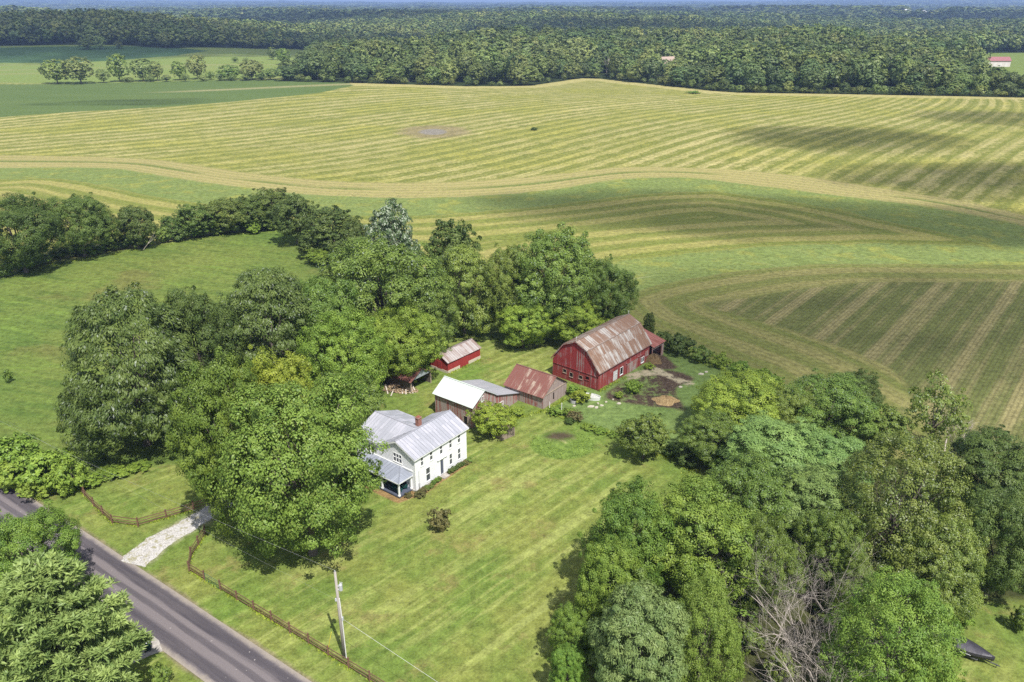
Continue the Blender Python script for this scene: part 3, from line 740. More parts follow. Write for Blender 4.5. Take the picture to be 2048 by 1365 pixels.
porch_chair(-1.75, 1.75, 1.2, 'teal porch chair with a cream cushion beside the near corner post')
porch_chair(-.75, 1.6, 2.6, 'teal porch chair against the house wall at the open end of porch')
porch_chair(-1.0, 3.1, -1.9, 'dark teal porch chair farther along the porch wall, without pale cushion')
# wicker ottoman / low table
_t = empty('porch_table', (*hloc(-1.7, 2.75), .345), HO[2], 'low teal table between the porch chairs', 'table')
_m = MB(); _m.box((-.3,-.25,.38),(.3,.25,.42)); _m.build('tabletop', green_pl, _t)
for _x in (-.25, .25):
    for _y in (-.2, .2): _m = MB(); _m.box((_x-.025,_y-.025,0),(_x+.025,_y+.025,.38)); _m.build('leg', green_pl, _t)

# ------------------------------------------------------------------ gambrel barn
def barn():
    r = empty('gambrel_barn', (15.39, 127.48, 0), .87, 'large red gambrel barn with a rusty pale metal roof', 'barn')
    L, W, he, hb, hp, bo, o = 17.2, 10.24, 3.5, 7.1, 8.3, 2.46, .3
    fr = [(7.14,7.85,1.4,2.0),(5.64,6.33,.98,1.74),(3.54,4.25,1.2,1.8),(2.05,2.8,1.5,2.1)]
    m = MB(); sd = [(4.75,6.2,.1,2.1),(7.05,7.9,.62,1.98),(14.4,15.3,.5,1.5)]
    m.wall(L, -.3, he, sd, FX(), .16)
    sh = [(a-.16, b-.16, c, d) for a, b, c, d in fr]
    m.wall(W-.32, -.3, 2.75, sh, lambda s, d, z: (d, s+.16, z), .16)
    m.wall(W-.32, -.3, he, [], lambda s, d, z: (L-d, s+.16, z), .16)
    m.wall(L, -.3, he, [], lambda s, d, z: (s, W-d, z), .16)
    m.build('wall', red_wall, r)
    out = [(0.02, he-.02), (W-.02, he-.02), (W-bo, hb-.12), (W/2, hp-.1), (bo, hb-.12)]
    g = MB(); g.prism([(-.0, 2.73), (W, 2.73), (W-.02, he-.02), (W-bo, hb-.12), (W/2, hp-.1), (bo, hb-.12), (.02, he-.02)], lambda s, d, z: (d-.05, s, z), .16)
    g.box((-.09, 0, 2.66), (-.0, W, 2.76)); g.build('front_gable', red_gab, r)
    g = MB(); g.prism(out, lambda s, d, z: (L-d-.03, s, z), .16); g.build('rear_gable', red_gab, r)
    rf = MB()
    Q = [((-o,-o,he),(L+o,-o,he),(L+o,bo,hb),(-o,bo,hb)), ((-o,bo,hb),(L+o,bo,hb),(L+o,W/2,hp),(-o,W/2,hp)),
         ((L+o,W+o,he),(-o,W+o,he),(-o,W-bo,hb),(L+o,W-bo,hb)), ((L+o,W-bo,hb),(-o,W-bo,hb),(-o,W/2,hp),(L+o,W/2,hp))]
    for i, q in enumerate(Q): rf.slab(*q, .05, (i*3.3, i*5.)); rf.ribs(*q, .72, .05, .04, .05)
    rf.beam((-o, W/2, hp+.07), (L+o, W/2, hp+.07), .3, .05); rf.beam((-o, bo, hb+.06), (L+o, bo, hb+.06), .14, .05)
    roof = rf.build('roof', barn_roof, r)
    for x in (.0, L):
        f = MB(); f.tube([(x, W/2, hp), (x, W/2, hp+.75)], .03, 6); f.tube([(x-.18, W/2, hp+.6), (x+.18, W/2, hp+.6)], .02, 5); f.tube([(x, W/2, hp+.72), (x, W/2, hp+.86)], [.07, .02], 6); f.build('lightning_rod', plain('pale_rod', (.6, .6, .6)), roof)
    rk = MB()
    for x in (-o+.02, L+o-.02):
        pts = [(x,-o,he-.08),(x,bo,hb-.1),(x,W/2,hp-.1),(x,W-bo,hb-.1),(x,W+o,he-.08)]
        for a, b in zip(pts, pts[1:]): rk.beam(a, b, .05, .2)
    rk.beam((-o, -o+.03, he-.07), (L+o, -o+.03, he-.07), .05, .16)
    rk.build('fascia', red_old, r)
    for a in fr: window(r, FYm(0.), *a, 1, 0, bare_wood if a[0] > 3 else red_wall, dark_in, 'window', .07, a[0] > 2)
    window(r, FX(), *sd[1], 1, 0, trim_w, dark_in, 'window', .09); window(r, FX(), *sd[2], 2, 0, trim_w, dark_in, 'window', .09)
    d = MB(); d.box((4.77,.05,.1),(6.18,.09,2.08)); d.beam((4.8,.03,.3),(6.15,.03,1.9),.1,.03,(0,1,0))
    for x in (4.8, 6.1): d.box((x-.04,.0,.12),(x+.06,.05,2.06))
    d.box((4.8,.0,1.1),(6.15,.05,1.2)); d.build('stall_door', boards('pale_door_boards', [(.55,.55,.54),(.62,.62,.62),(.42,.40,.38)], .2, .7, True, ((.30,.12,.11), 1.0)), r)
    b = MB(); b.box((9.3,-.11,-.2),(12.9,-.04,2.12)); b.build('sliding_door', red_old, r)
    t = MB(); t.box((8.9,-.16,2.13),(15.1,-.005,2.26)); t.build('door_track', red_wall, r)
    h = MB(); h.box((15.75,-.06,1.3),(16.8,-.005,2.35)); h.build('hatch', red_old, r)
    w = MB(); w.box((.55,.0-.04,.3),(1.7,.0,2.05)) if False else w.box((-.05,.6,.2),(-.005,1.7,2.05)); w.build('small_door', red_gab, r)
    # lean-to at the far end
    x0, x1, ya, yb, za, zb = L+.02, 21.5, -.7, 5.2, 2.95, 4.4
    l = MB(); l.wall(yb-ya, -.4, za, [], lambda s, d, z: (x1-d, s+ya, z), .14)
    l.prism([(ya, za), (yb, za), (yb, zb-.05)], lambda s, d, z: (x1-d, s, z), .14)
    l.wall(x1-x0-.14, -.4, zb, [], lambda s, d, z: (s+x0, yb-d, z), .14)
    l.wall(x1-x0-.16, -.4, za-.02, [(.12, 3.5, -.4, 2.35)], lambda s, d, z: (s+x0, ya+d, z), .14)
    l.build('lean_to', red_old, r)
    q = ((x0, ya-.3, za-.02), (x1+.25, ya-.3, za-.02), (x1+.25, yb+.2, zb+.06), (x0, yb+.2, zb+.06))
    k = MB(); k.slab(*q, .05, (7, 1)); k.ribs(*q, .72, .05, .04, .05); k.build('lean_to_roof', lean_red, r)
    return r
barn()

def plain_shed(name, org, yaw, L, W, he, hp, wallm, roofm, label, o=.3, holesx=(), holesy=(), rib=.72, foot=None, gabm=None, z0=-.3):
    r = empty(name, (org[0], org[1], 0), yaw, label, 'shed')
    m = MB()
    m.wall(L, z0, he, list(holesx), FX(), .14); m.wall(L, z0, he, [], lambda s, d, z: (s, W-d, z), .14)
    m.wall(W-.28, z0, he, [], lambda s, d, z: (d, s+.14, z), .14)
    m.wall(W-.28, z0, he, [(a-.14, b-.14, c, d) for a, b, c, d in holesy], lambda s, d, z: (L-d, s+.14, z), .14)
    m.build('wall', wallm, r)
    for F, nm in ((lambda s, d, z: (d+.01, s, z), 0), (lambda s, d, z: (L-d-.01, s, z), 1)):
        g = MB(); g.prism([(.02, he-.01), (W-.02, he-.01), (W/2, hp-.09)], F, .12); g.build('gable', gabm or wallm, r)
    rf = MB()
    zE = he-(hp-he)/(W/2)*o*.9
    Q = [((-o,-o,zE),(L+o,-o,zE),(L+o,W/2,hp),(-o,W/2,hp)), ((L+o,W+o,zE),(-o,W+o,zE),(-o,W/2,hp),(L+o,W/2,hp))]
    for i, q in enumerate(Q):
        rf.slab(*q, .05, (i*5.1, i*2.))
        if rib: rf.ribs(*q, rib, .05, .035, .05)
    rf.beam((-o, W/2, hp+.06), (L+o, W/2, hp+.06), .26, .05)
    rf.build('roof', roofm, r)
    return r

# white-roofed shed with lean-to
S1 = (-12.93, 119.02); sh1 = plain_shed('board_shed', S1, -.66, 8.3, 5.7, 3.95, 5.79, red_old, white_roof, 'worn red board shed with a bright white gable roof and grey lean-to', .3, [(6.3, 7.2, .1, 1.75)], [(2.3, 3.2, 4.0-.0, 4.0)][:0], None)
window(sh1, FX(), 6.35, 7.15, .15, 1.7, 1, 0, bare_wood, dark_in, 'window', .06, False)
window(sh1, lambda s, d, z: (8.3+.0-d, s, z), 2.25, 2.85, 4.0, 4.75, 1, 0, trim_w, dark_in, 'loft_window', .08)
_q = ((-.25, 12.2, 1.62), (8.6, 12.2, 1.62), (8.6, 5.85, 3.72), (-.25, 5.85, 3.72))
_m = MB(); _m.slab(*[_q[1], _q[0], _q[3], _q[2]], .05); _m.build('lean_to_roof', lean_roof, sh1)
_m = MB()
_m.prism([(5.72, -.3), (11.95, -.3), (11.95, 1.62), (5.72, 3.70)], lambda s, d, z: (8.28-d, s, z), .12)
_m.prism([(5.72, -.3), (11.95, -.3), (11.95, 1.62), (5.72, 3.70)], lambda s, d, z: (.02+d, s, z), .12)
_m.box((.14, 11.83, -.3), (8.16, 11.95, 1.62)); _m.build('lean_to_wall', red_old, sh1)
window(sh1, lambda s, d, z: (8.28-d, s, z), 6.6, 7.9, .75, 1.75, 3, 1, trim_w, dark_in, 'window', .09)
# rust-roofed shed
sh2 = plain_shed('rusty_shed', (-1.16, 125.46), -.65, 8.06, 7.22, 2.35, 4.81, red_old, shed_roof, 'weathered shed with a rust red metal roof between board shed and barn', .3, [], [(2.9, 3.5, .5, 1.9)], .72, gabm=grey_old)
_m = MB(); _m.box((8.06, .0, -.3), (8.11, 7.2, 2.34)); 
_m = MB(); _m.wall(7.2, -.3, 2.3, [(3.0, 3.35, .3, 1.9)], lambda s, d, z: (8.10-d, s, z), .035); _m.build('end_boarding', grey_old, sh2)
_m = MB(); _m.box((8.10, -.05, 2.28), (8.18, 7.3, 2.46)); _m.build('beam', bare_wood, sh2)
_m = MB(); _m.box((7.9, 3.0, .3), (7.95, 3.35, 1.9)); _m.build('dark_gap_sheet', dark_in, sh2)  # near-black sheet painting the dark inside behind the gap
window(sh2, lambda s, d, z: (8.06-d, s, z), 3.2, 4.0, 3.5, 4.1, 1, 0, bare_wood, dark_in, 'loft_opening', .05, False)
# little red coop on a block footing
sh3 = plain_shed('chicken_coop', (-11.93, 134.65), .88, 9.0, 4.55, 2.3, 3.5, coop_red, coop_roof, 'small bright red outbuilding on a pale block footing under the trees', .22, [], [], .55)
for _a, _b in (((-.05, -.06, -.4), (3.2, -.004, .62)), ((5.6, -.06, -.4), (9.05, -.004, .62)), ((-.06, .0, -.4), (-.004, 4.5, .5))):
    _m = MB(); _m.box(_a, _b); _m.build('footing', block, sh3)
_m = MB(); _m.box((3.25, -.07, .05), (5.55, -.005, 1.95)); _m.build('door', coop_red, sh3)
_m = MB(); _m.box((-.07, 1.6, .5), (-.005, 2.7, 1.95)); _m.build('side_door', coop_red, sh3)
# sagging lean shed with an open front (ridge runs away from the camera)
sh4 = empty('open_shed', (-14.64, 130.74, 0), 2.49, 'sagging open fronted shed with a rust red roof beside the scrap wood', 'shed')
_L, _W = 6.5, 5.3
for _n, _q in (('roof', ((0,5.6,1.6),(_L,5.6,1.6),(_L,_W/2,3.55),(0,_W/2,3.85))),):
    _m = MB(); _m.slab((-.3,_W+.35,2.2),(_L,_W+.35,2.0),(_L,_W/2,3.5),(-.3,_W/2,3.85),.05); _m.ribs((-.3,_W+.35,2.2),(_L,_W+.35,2.0),(_L,_W/2,3.5),(-.3,_W/2,3.85),.7,.05,.035,.05)
    _m.slab((_L,-.3,2.1),(-.3,-.3,2.3),(-.3,_W/2,3.85),(_L,_W/2,3.5),.05,(4,1)); _m.build('roof', shed_roof, sh4)
_m = MB(); _m.prism([(.1,2.32),(_W-.1,2.3),(_W/2,3.75)], lambda s, d, z: (d, s, z), .1); _m.build('gable', plain('grey_blue_boards', (.27,.30,.31), .8, 0, .2), sh4)
for _y in (.1, _W-.1):
    _m = MB(); _m.box((.05,_y-.09,-.1),(.23,_y+.09,2.3)); _m.build('post', bare_wood, sh4)
_m = MB(); _m.box((.3,.0,-.2),(_L-.1,.1,2.1)); _m.box((.3,_W-.1,-.2),(_L-.1,_W,2.05)); _m.box((_L-.2,.1,-.2),(_L-.1,_W-.1,2.6)); _m.build('wall', plain('dark_old_boards', (.12,.095,.08), .9), sh4)
# little plywood house under the apple tree
sh5 = plain_shed('playhouse', (-3.15, 111.73), -.89, 2.38, 2.7, 1.7, 2.5, ply, plain('brown_felt_roof', (.20,.14,.10), .9), 'tiny brown plywood hut under the bushy tree behind the farmhouse', .14, [], [], None)
_m = MB(); _m.box((2.38,.9,.05),(2.42,1.7,1.5)); _m.build('door', ply, sh5)

# far metal barn and the far houses
fb = empty('metal_barn', (*G(1990, 133.5), float(gz(*G(1990, 133.5)))), -.03, 'distant long pale metal barn with a dull red roof beyond the wood', 'barn')
_m = MB(); _m.box((-13.5,-5,-1),(13.5,5,6.2)); _m.build('wall', plain('pale_metal_wall', (.62,.56,.53), .6, 0, .08), fb)
_m = MB(); _m.slab((-14,-5.6,6.1),(14,-5.6,6.1),(14,0,10.2),(-14,0,10.2),.1); _m.slab((14,5.6,6.1),(-14,5.6,6.1),(-14,0,10.2),(14,0,10.2),.1); _m.build('roof', plain('dull_red_roof', (.27,.11,.115), .6, 0, .1), fb)
for _x in (-9., -3., 3., 9.): _m = MB(); _m.box((_x-1.6,-5.08,0),(_x+1.6,-5.005,3.8)); _m.build('door', plain('pale_door', (.66,.62,.60), .6, 0, .05), fb)
def far_house(px, py, w, h, label, roofc=(.3,.28,.28), wallc=(.72,.72,.70), lift=0., rz=.2, d=8.):
    x, y = G(px, py); r = empty('house', (x, y, float(gz(x, y))+lift), rz, label, 'house')
    m = MB(); m.box((-w/2,-d/2,-2),(w/2,d/2,h)); m.prism([(-d/2,h),(d/2,h),(0,h*1.5)], lambda s, dd, z: (-w/2+dd, s, z), .3); m.prism([(-d/2,h),(d/2,h),(0,h*1.5)], lambda s, dd, z: (w/2-dd, s, z), .3); m.build('wall', plain('far_wall', wallc, .7, 0, .05), r)
    f = MB(); f.slab((-w/2-.5,-d/2-.5,h-.2),(w/2+.5,-d/2-.5,h-.2),(w/2+.5,0,h*1.55),(-w/2-.5,0,h*1.55),.2); f.slab((w/2+.5,d/2+.5,h-.2),(-w/2-.5,d/2+.5,h-.2),(-w/2-.5,0,h*1.55),(w/2+.5,0,h*1.55),.2); f.build('roof', plain('far_roof', roofc, .7), r)
far_house(1332, 152, 15, 11, 'house with a brown roof just showing among the trees of the wood', (.36,.27,.22), (.42,.36,.30), 0, .5, 12)
far_house(1326, 33, 24, 8, 'wide white building far off on the wooded plain near the horizon', (.62,.62,.62), (.8,.8,.8), 8, .1, 25)
far_house(1812, 30, 20, 8, 'leftmost white building of the hazy farmstead at far right', (.6,.6,.6), (.8,.8,.78), 8, .1, 20)
far_house(1846, 34, 13, 9, 'taller pale building of the hazy farmstead at far right', (.6,.6,.6), (.8,.78,.74), 8, -.1, 20)
far_house(1565, 31, 11, 7, 'small white house lone in the hazy woods right of centre', (.6,.6,.6), (.8,.8,.8), 8, .1, 14)

# ------------------------------------------------------------------ rail fences, gate
rail_m = boards('brown_stained_rail', [(.155,.085,.055),(.20,.115,.075),(.11,.062,.042)], .3, .6, False, None, True)
def rail_fence(label, pts, posts=None, skip=None, sp=2.95):
    W = [Vector((*G(*p), 0)) for p in pts]
    r = empty('rail_fence', W[0], 0, label, 'fence'); O = W[0]
    st = [W[0]]
    for a, b in zip(W, W[1:]):
        n = max(1, round((b-a).length/sp)); st += [a.lerp(b, i/n) for i in range(1, n+1)]
    rr = random.Random(len(pts))
    for i, p in enumerate(st):
        q = p-O; m = MB(); hh = 1.42+rr.uniform(-.05, .1); m.box((q.x-.08,q.y-.08,-.2),(q.x+.08,q.y+.08,hh)); m.box((q.x-.06,q.y-.06,hh),(q.x+.06,q.y+.06,hh+.05)); m.build('post', rail_m, r)
    for a, b in zip(st, st[1:]):
        if skip and (((a+b)/2)-skip).length < 1.7: continue
        a, b = a-O, b-O; m = MB()
        for z in (.34, .76, 1.16):
            m.beam((a.x, a.y, z+rr.uniform(-.04,.04)), (b.x, b.y, z+rr.uniform(-.04,.04)), .05, .11)
        m.build('rails', rail_m, r)
    return r, st
rail_fence('brown split rail fence around the small grass plot left of gravel drive', [(152,973),(188,1013),(225,1047),(277,1054),(388,1021),(440,1003)])
gp = Vector((*G(433, 1174), 0))
_, stp = rail_fence('long brown split rail fence from the gravel drive along the road', [(411,1070),(383,1114),(379,1143),(740,1363),(800,1400)], skip=gp)
# green wire gate in the gap
_b = sorted(stp, key=lambda p: (p-gp).length)[:2]; _a, _b = _b if _b[0].x < _b[1].x else _b[::-1]
gt = empty('field_gate', _a, 0, 'small green metal gate set into the roadside rail fence', 'gate')
gm = plain('green_gate_paint', (.05,.12,.075), .5); _v = _b-_a; _m = MB(); _p, _q = _v*.06, _v*.94; U = Vector((0,0,1))
for _f in (0., 1.): _m.tube([_p.lerp(_q,_f)+U*.15, _p.lerp(_q,_f)+U*1.2], .03, 6)
for _z in (.15, 1.2): _m.tube([_p+U*_z, _q+U*_z], .03, 6)
_m.build('gate_frame', gm, gt)
_m = MB()
for _z in (.4, .65, .92): _m.tube([_p+U*_z, _q+U*_z], .016, 5)
for _f in (.25,.5,.75): _m.tube([_p.lerp(_q,_f)+U*.15, _p.lerp(_q,_f)+U*1.2], .014, 5)
_m.build('bars', gm, gt)

# ------------------------------------------------------------------ utility pole and its lines
PX, PY = G(689, 1315)
pole_m = boards('grey_weathered_pole', [(.36,.325,.29),(.42,.38,.34),(.26,.23,.21)], .07, .7, False)
up = empty('utility_pole', (PX, PY, 0), 0, 'weathered grey wooden utility pole with a transformer beside the road fence', 'pole')
_m = MB(); _m.tube([(0,0,-.3),(-.02,.03,5.6),(-.05,.04,11.2)], [.19,.165,.125], 12); _m.build('post', pole_m, up, True)
galv = plain('galvanised_grey', (.42,.43,.44), .45, .0, .1)
_m = MB(); _m.tube([(.36,.05,8.85),(.36,.05,8.9),(.36,.05,9.58),(.36,.05,9.66)], [.15,.19,.19,.12], 14); _m.box((.08,-.05,8.95),(.2,.15,9.05)); _m.box((.08,-.05,9.35),(.2,.15,9.45)); tr = _m.build('transformer', galv, up)
_m = MB(); _m.tube([(.36,.05,9.66),(.34,.05,9.95)], [.05,.03], 8); _m.tube([(.5,.05,9.66),(.54,.05,9.9)], [.05,.03], 8); _m.build('bushing', plain('porcelain', (.6,.6,.62), .3), tr)
_m = MB(); _m.tube([(.22,-.1,0),(.20,-.08,5.0),(.12,-.02,7.9)], .06, 8); _m.build('conduit', plain('pale_conduit', (.62,.61,.58), .6, 0, .1), up)
_m = MB(); _m.tube([(-.05,.04,11.1),(-.05,.04,11.42)], [.07,.04], 8); _m.build('insulator', galv, up)
_m = MB(); _m.box((-.32,-.08,7.55),(-.1,.1,7.85)); _m.build('cable_box', galv, up)
_m = MB(); _m.box((.16,-.16,5.1),(.34,.02,5.5)); _m.build('meter_box', galv, up)
wire_m = plain('aluminium_wire', (.36,.36,.36), .5, 0, .05)
def wire(name, label, a, b, sag, rad, mat, cat='wire'):
    a, b = Vector(a), Vector(b); pts = []
    for i in range(25):
        t = i/24; p = a.lerp(b, t); p.z -= sag*4*t*(1-t); pts.append(p)
    m = MB(); m.tube(pts, rad, 5); o = m.build(name, mat, None, True); tag(o, label, cat, 'overhead lines at the utility pole'); return o
def far_end(px, py, z, k, base):
    x, y = G(px, py, z); d = Vector((x-base[0], y-base[1], 0)); return (base[0]+d.x*k, base[1]+d.y*k, z)
wire('power_line', 'thin pale power line running from the pole top to the upper left', (PX-.05, PY+.04, 11.4), far_end(390, 1018, 11.2, 3.0, (PX, PY)), .5, .0065, wire_m)
wire('phone_line', 'lower thin line running left from the pole past the big maple', (PX-.2, PY, 7.7), far_end(484, 1099, 7.4, 4.5, (PX, PY)), .5, .0055, plain('dark_cable', (.30,.31,.28), .6))
wire('service_cable', 'pale cable dropping from mid pole towards the bottom of the lawn', (PX+.2, PY-.05, 5.3), far_end(800, 1318, 5.0, 7.0, (PX, PY)), .3, .014, plain('pale_cable', (.62,.62,.58), .6, 0, .05))
wire('guy_marker', 'yellow guy wire sleeve slanting down left of the pole', (*G(655,1306), 0.05), (*G(667,1302), 2.6), 0., .03, plain('yellow_plastic', (.62,.52,.05), .5))

# ------------------------------------------------------------------ bins by the side drive
dkp = plain('dark_green_plastic', (.010,.030,.022), .45, 0, .2); blk = plain('black_plastic', (.012,.012,.014), .4, 0, .2)
def bin_(px, py, rz, m, label):
    x, y = G(px, py); r = empty('wheeled_bin', (x, y, 0), rz, label, 'bin', 'wheeled bins beside the side drive')
    b = MB(); P = [(-.24,-.28,.08),(.24,-.28,.08),(.24,.28,.08),(-.24,.28,.08)]; T = [(-.3,-.36,.98),(.3,-.36,.98),(.3,.36,.98),(-.3,.36,.98)]
    b.poly(P[::-1]); b.poly(T)
    for i in range(4): j = (i+1) % 4; b.poly((P[i],P[j],T[j],T[i]))
    b.build('body', m, r)
    l = MB(); l.box((-.33,-.42,.985),(.33,.40,1.05)); l.box((-.25,-.30,1.05),(.25,.3,1.09)); lid = l.build('lid', m, r)
    s = MB(); s.box((-.17,-.16,1.091),(.17,.12,1.10)); s.build('label', trim_w, lid)
    h = MB(); h.tube([(-.25,.45,.95),(.25,.45,.95)], .025, 6); h.build('handle', m, r)
    for q in (-1, 1):
        w = MB(); w.tube([(q*.24,.3,.12),(q*.31,.3,.12)], .12, 10); w.build('wheel', blk, r)
bin_(296, 1289, 1.9, blk, 'black wheeled bin with a white label, nearer the road asphalt centre')
bin_(297, 1301, 2.0, dkp, 'dark green wheeled bin beside the black one on the grass edge')

# ------------------------------------------------------------------ covered boat on its trailer
bx, by = 48.0, 65.3; byaw = math.atan2(63.17-66.77, 50.55-46.48)
bt = empty('covered_boat', (bx, by, 0), byaw, 'boat under a black cover standing on a trailer on the grass', 'boat')
def boat():
    sec = []
    for i in range(25):
        t = i/24; x = -3.6+6.6*t
        w = 1.08*(1-max(0, (t-.45)/.55)**2.0)*(.9+.1*min(1, t*6)); w = max(w, .03)
        ridge = 1.55+.22*math.sin(min(1, t*1.3)*3.0)-.22*t*t; edge = 1.16+.10*t
        sec.append((x, w, ridge, edge))
    cov = MB(); hull = MB()
    def ring(s, j):
        x, w, rz, e = s; a = j/10*2-1
        return (x, a*w, e+(rz-e)*(1-abs(a)**1.6)+.03*math.sin(x*5+a*4)*(1-abs(a)))
    for a, b in zip(sec, sec[1:]):
        for j in range(10): cov.poly((ring(a,j), ring(b,j), ring(b,j+1), ring(a,j+1)))
        for q in (-1, 1):
            A = [(a[0],q*a[1]*1.02,a[3]+.02),(a[0],q*a[1]*1.02,a[3]-.28),(a[0],q*a[1]*.8,.66),(a[0],0,.5)]; B = [(b[0],q*b[1]*1.02,b[3]+.02),(b[0],q*b[1]*1.02,b[3]-.28),(b[0],q*b[1]*.8,.66+.2*max(0,b[0]-1)/2),(b[0],0,.5+.4*max(0,b[0]-1)/2)]
            cov.poly((A[0],B[0],B[1],A[1]))
            for i in (1, 2): hull.poly((A[i],B[i],B[i+1],A[i+1]))
    s = sec[0]; hull.poly([(s[0],-s[1],s[3]),(s[0],s[1],s[3]),(s[0],s[1]*.8,.66),(s[0],0,.5),(s[0],-s[1]*.8,.66)])
    k = NT('black_boat_cover'); n = k.noise(k.obj(), 3., 4, .6); k.bsdf(k.mix(n, (.022,.020,.028), (.055,.050,.066)), .5, k.bump(n, .05, .5), 0, .5)
    cov.build('cover', k.m, bt, True); hull.build('hull', plain('dark_hull', (.03,.026,.024), .4), bt, True)
    st = MB()
    for q in (-1, 1): st.beam((-.8,q*1.09,.92),(1.0,q*1.02,.96),.02,.05)
    st.build('stripe', trim_w, bt)
    t = MB()
    for q in (-1, 1): t.beam((-3.2,q*.7,.42),(1.6,q*.6,.42),.08,.12)
    t.beam((1.4,0,.42),(3.6,0,.45),.08,.1); t.beam((1.6,-.6,.42),(1.6,.6,.42),.08,.1); t.beam((-2.,-1.0,.36),(-2.,1.0,.36),.08,.08); t.tube([(3.3,.1,-.0),(3.3,.1,.5)], .04, 6)
    t.build('trailer', plain('trailer_grey', (.10,.10,.105), .5), bt)
    for q in (-1, 1):
        w = MB(); w.tube([(-2.,q*.95,.32),(-2.,q*1.15,.32)], .32, 14); w.build('wheel', blk, bt)
    m = MB(); m.tube([(-3.75,0,.6),(-3.8,0,1.3),(-3.7,0,1.75)], [.1,.17,.22], 8); m.build('outboard_motor', blk, bt)
boat()

# ------------------------------------------------------------------ yard clutter
def tank(px, py, a, b, h, m, fill, label, rz=0, name='stock_tank'):
    x, y = G(px, py); r = empty(name, (x, y, 0), rz, label, 'tank')
    o = MB(); n = 28; ring = lambda k, z: [(a*k*math.cos(2*math.pi*i/n), b*k*math.sin(2*math.pi*i/n), z) for i in range(n)]
    A, B, Cc, D = ring(1., -.1), ring(1.03, h), ring(.96, h), ring(.95, h*.55)
    for P, Q in ((A,B),(B,Cc),(Cc,D)):
        for i in range(n): j = (i+1) % n; o.poly((P[i],P[j],Q[j],Q[i]))
    o.build('body', m, r); f = MB(); f.poly(ring(.955, h*.6)); f.build('water', fill, r)
tank(1181, 797, 1.75, .8, .6, plain('pale_tank_metal', (.60,.60,.58), .6, 0, .15), plain('tank_debris', (.42,.42,.38), .8, 0, .5, 6), 'oval pale metal stock tank by the barn corner', -.4)
tank(1149, 805, .75, .72, .55, plain('grey_tank_metal', (.40,.39,.39), .6, 0, .2), plain('tank_water', (.12,.13,.13), .2), 'round grey tub standing left of the oval stock tank')
stone = plain('pale_stone', (.42,.38,.31), .9, 0, .25, 4)
def slabstone(px, py, s, rz, label, grp='pale stone slabs lying in the barn yard'):
    x, y = G(px, py); rr = random.Random(px); m = MB(); n = 8
    P = [(s*(1+rr.uniform(-.25,.25))*math.cos(2*math.pi*i/n), s*.6*(1+rr.uniform(-.25,.25))*math.sin(2*math.pi*i/n)) for i in range(n)]
    m.poly([(a*.9, b*.9, .15) for a, b in P])
    for i in range(n): j = (i+1) % n; m.poly(((*P[i],-.05),(*P[j],-.05),(P[j][0]*.9,P[j][1]*.9,.15),(P[i][0]*.9,P[i][1]*.9,.15)))
    o = m.build('stone_slab', stone, None, False, (x, y, 0), rz); tag(o, label, 'stone', grp)
for _i, _p in enumerate([(1182,814,1.0,.3),(1193,816,.8,1.),(1203,812,.6,.1),(1196,808,.5,2),(1212,805,.45,.7),(1238,808,.7,.2),(1148,813,.6,.5),(1226,800,.35,.2)]):
    slabstone(_p[0], _p[1], _p[2]*.6, _p[3], 'pale flat stone slab lying on the grass by the oval stock tank')
for _p in [(1402,749,.9,.2),(1412,745,.6,.4),(1361,775,.7,.5)]: slabstone(_p[0], _p[1], _p[2]*.65, _p[3], 'pale flat stone slab beside the dark manure patch near the paddock grass')

def heap(name, px, py, rx, ry, h, m, label, seed=1, cat='heap', bits=None):
    x, y = G(px, py); r = np.random.default_rng(seed); n, k = 30, 10; mb = MB()
    ph = r.uniform(0, 6, 6)
    def pt(i, j):
        a = 2*math.pi*i/n; f = j/k; w = 1+.15*math.sin(3*a+ph[0])+.1*math.sin(5*a+ph[1])
        z = h*(1-f*f)**1.3*(1+.25*math.sin(4*a+ph[2]+f*5)*f+.15*math.sin(9*a+f*9+ph[3]))
        return (rx*w*f*math.cos(a), ry*w*f*math.sin(a), z-.05*f)
    for i in range(n):
        for j in range(k): mb.poly((pt(i,j),pt(i,j+1),pt(i+1,j+1),pt(i+1,j)) if j else (pt(i,0),pt(i,1),pt(i+1,1)))
    o = mb.build(name, m, None, True, (x, y, 0)); tag(o, label, cat); return o
def straw(name, a, b):
    k = NT(name); n = k.noise(k.obj(), 2.2, 6, .8); f = k.noise(k.obj(), 9., 4, .8)
    k.bsdf(k.mix(k.step(k.add(k.mul(n,.6),k.mul(f,.5)), .4, .7), a, b), .95, k.bump(k.add(n, f), .25, 1.)); return k.m
heap('straw_pile', 1331, 803, 2.3, 1.7, .95, straw('straw', (.30,.185,.08), (.56,.41,.21)), 'tan straw pile on the dark patch of the barn yard', 3)
heap('hay_bale_heap', 1306, 723, 1.9, 1.5, 1.5, straw('old_hay', (.10,.065,.035), (.24,.165,.08)), 'brown heap of old hay under the edge of barn lean-to', 5)
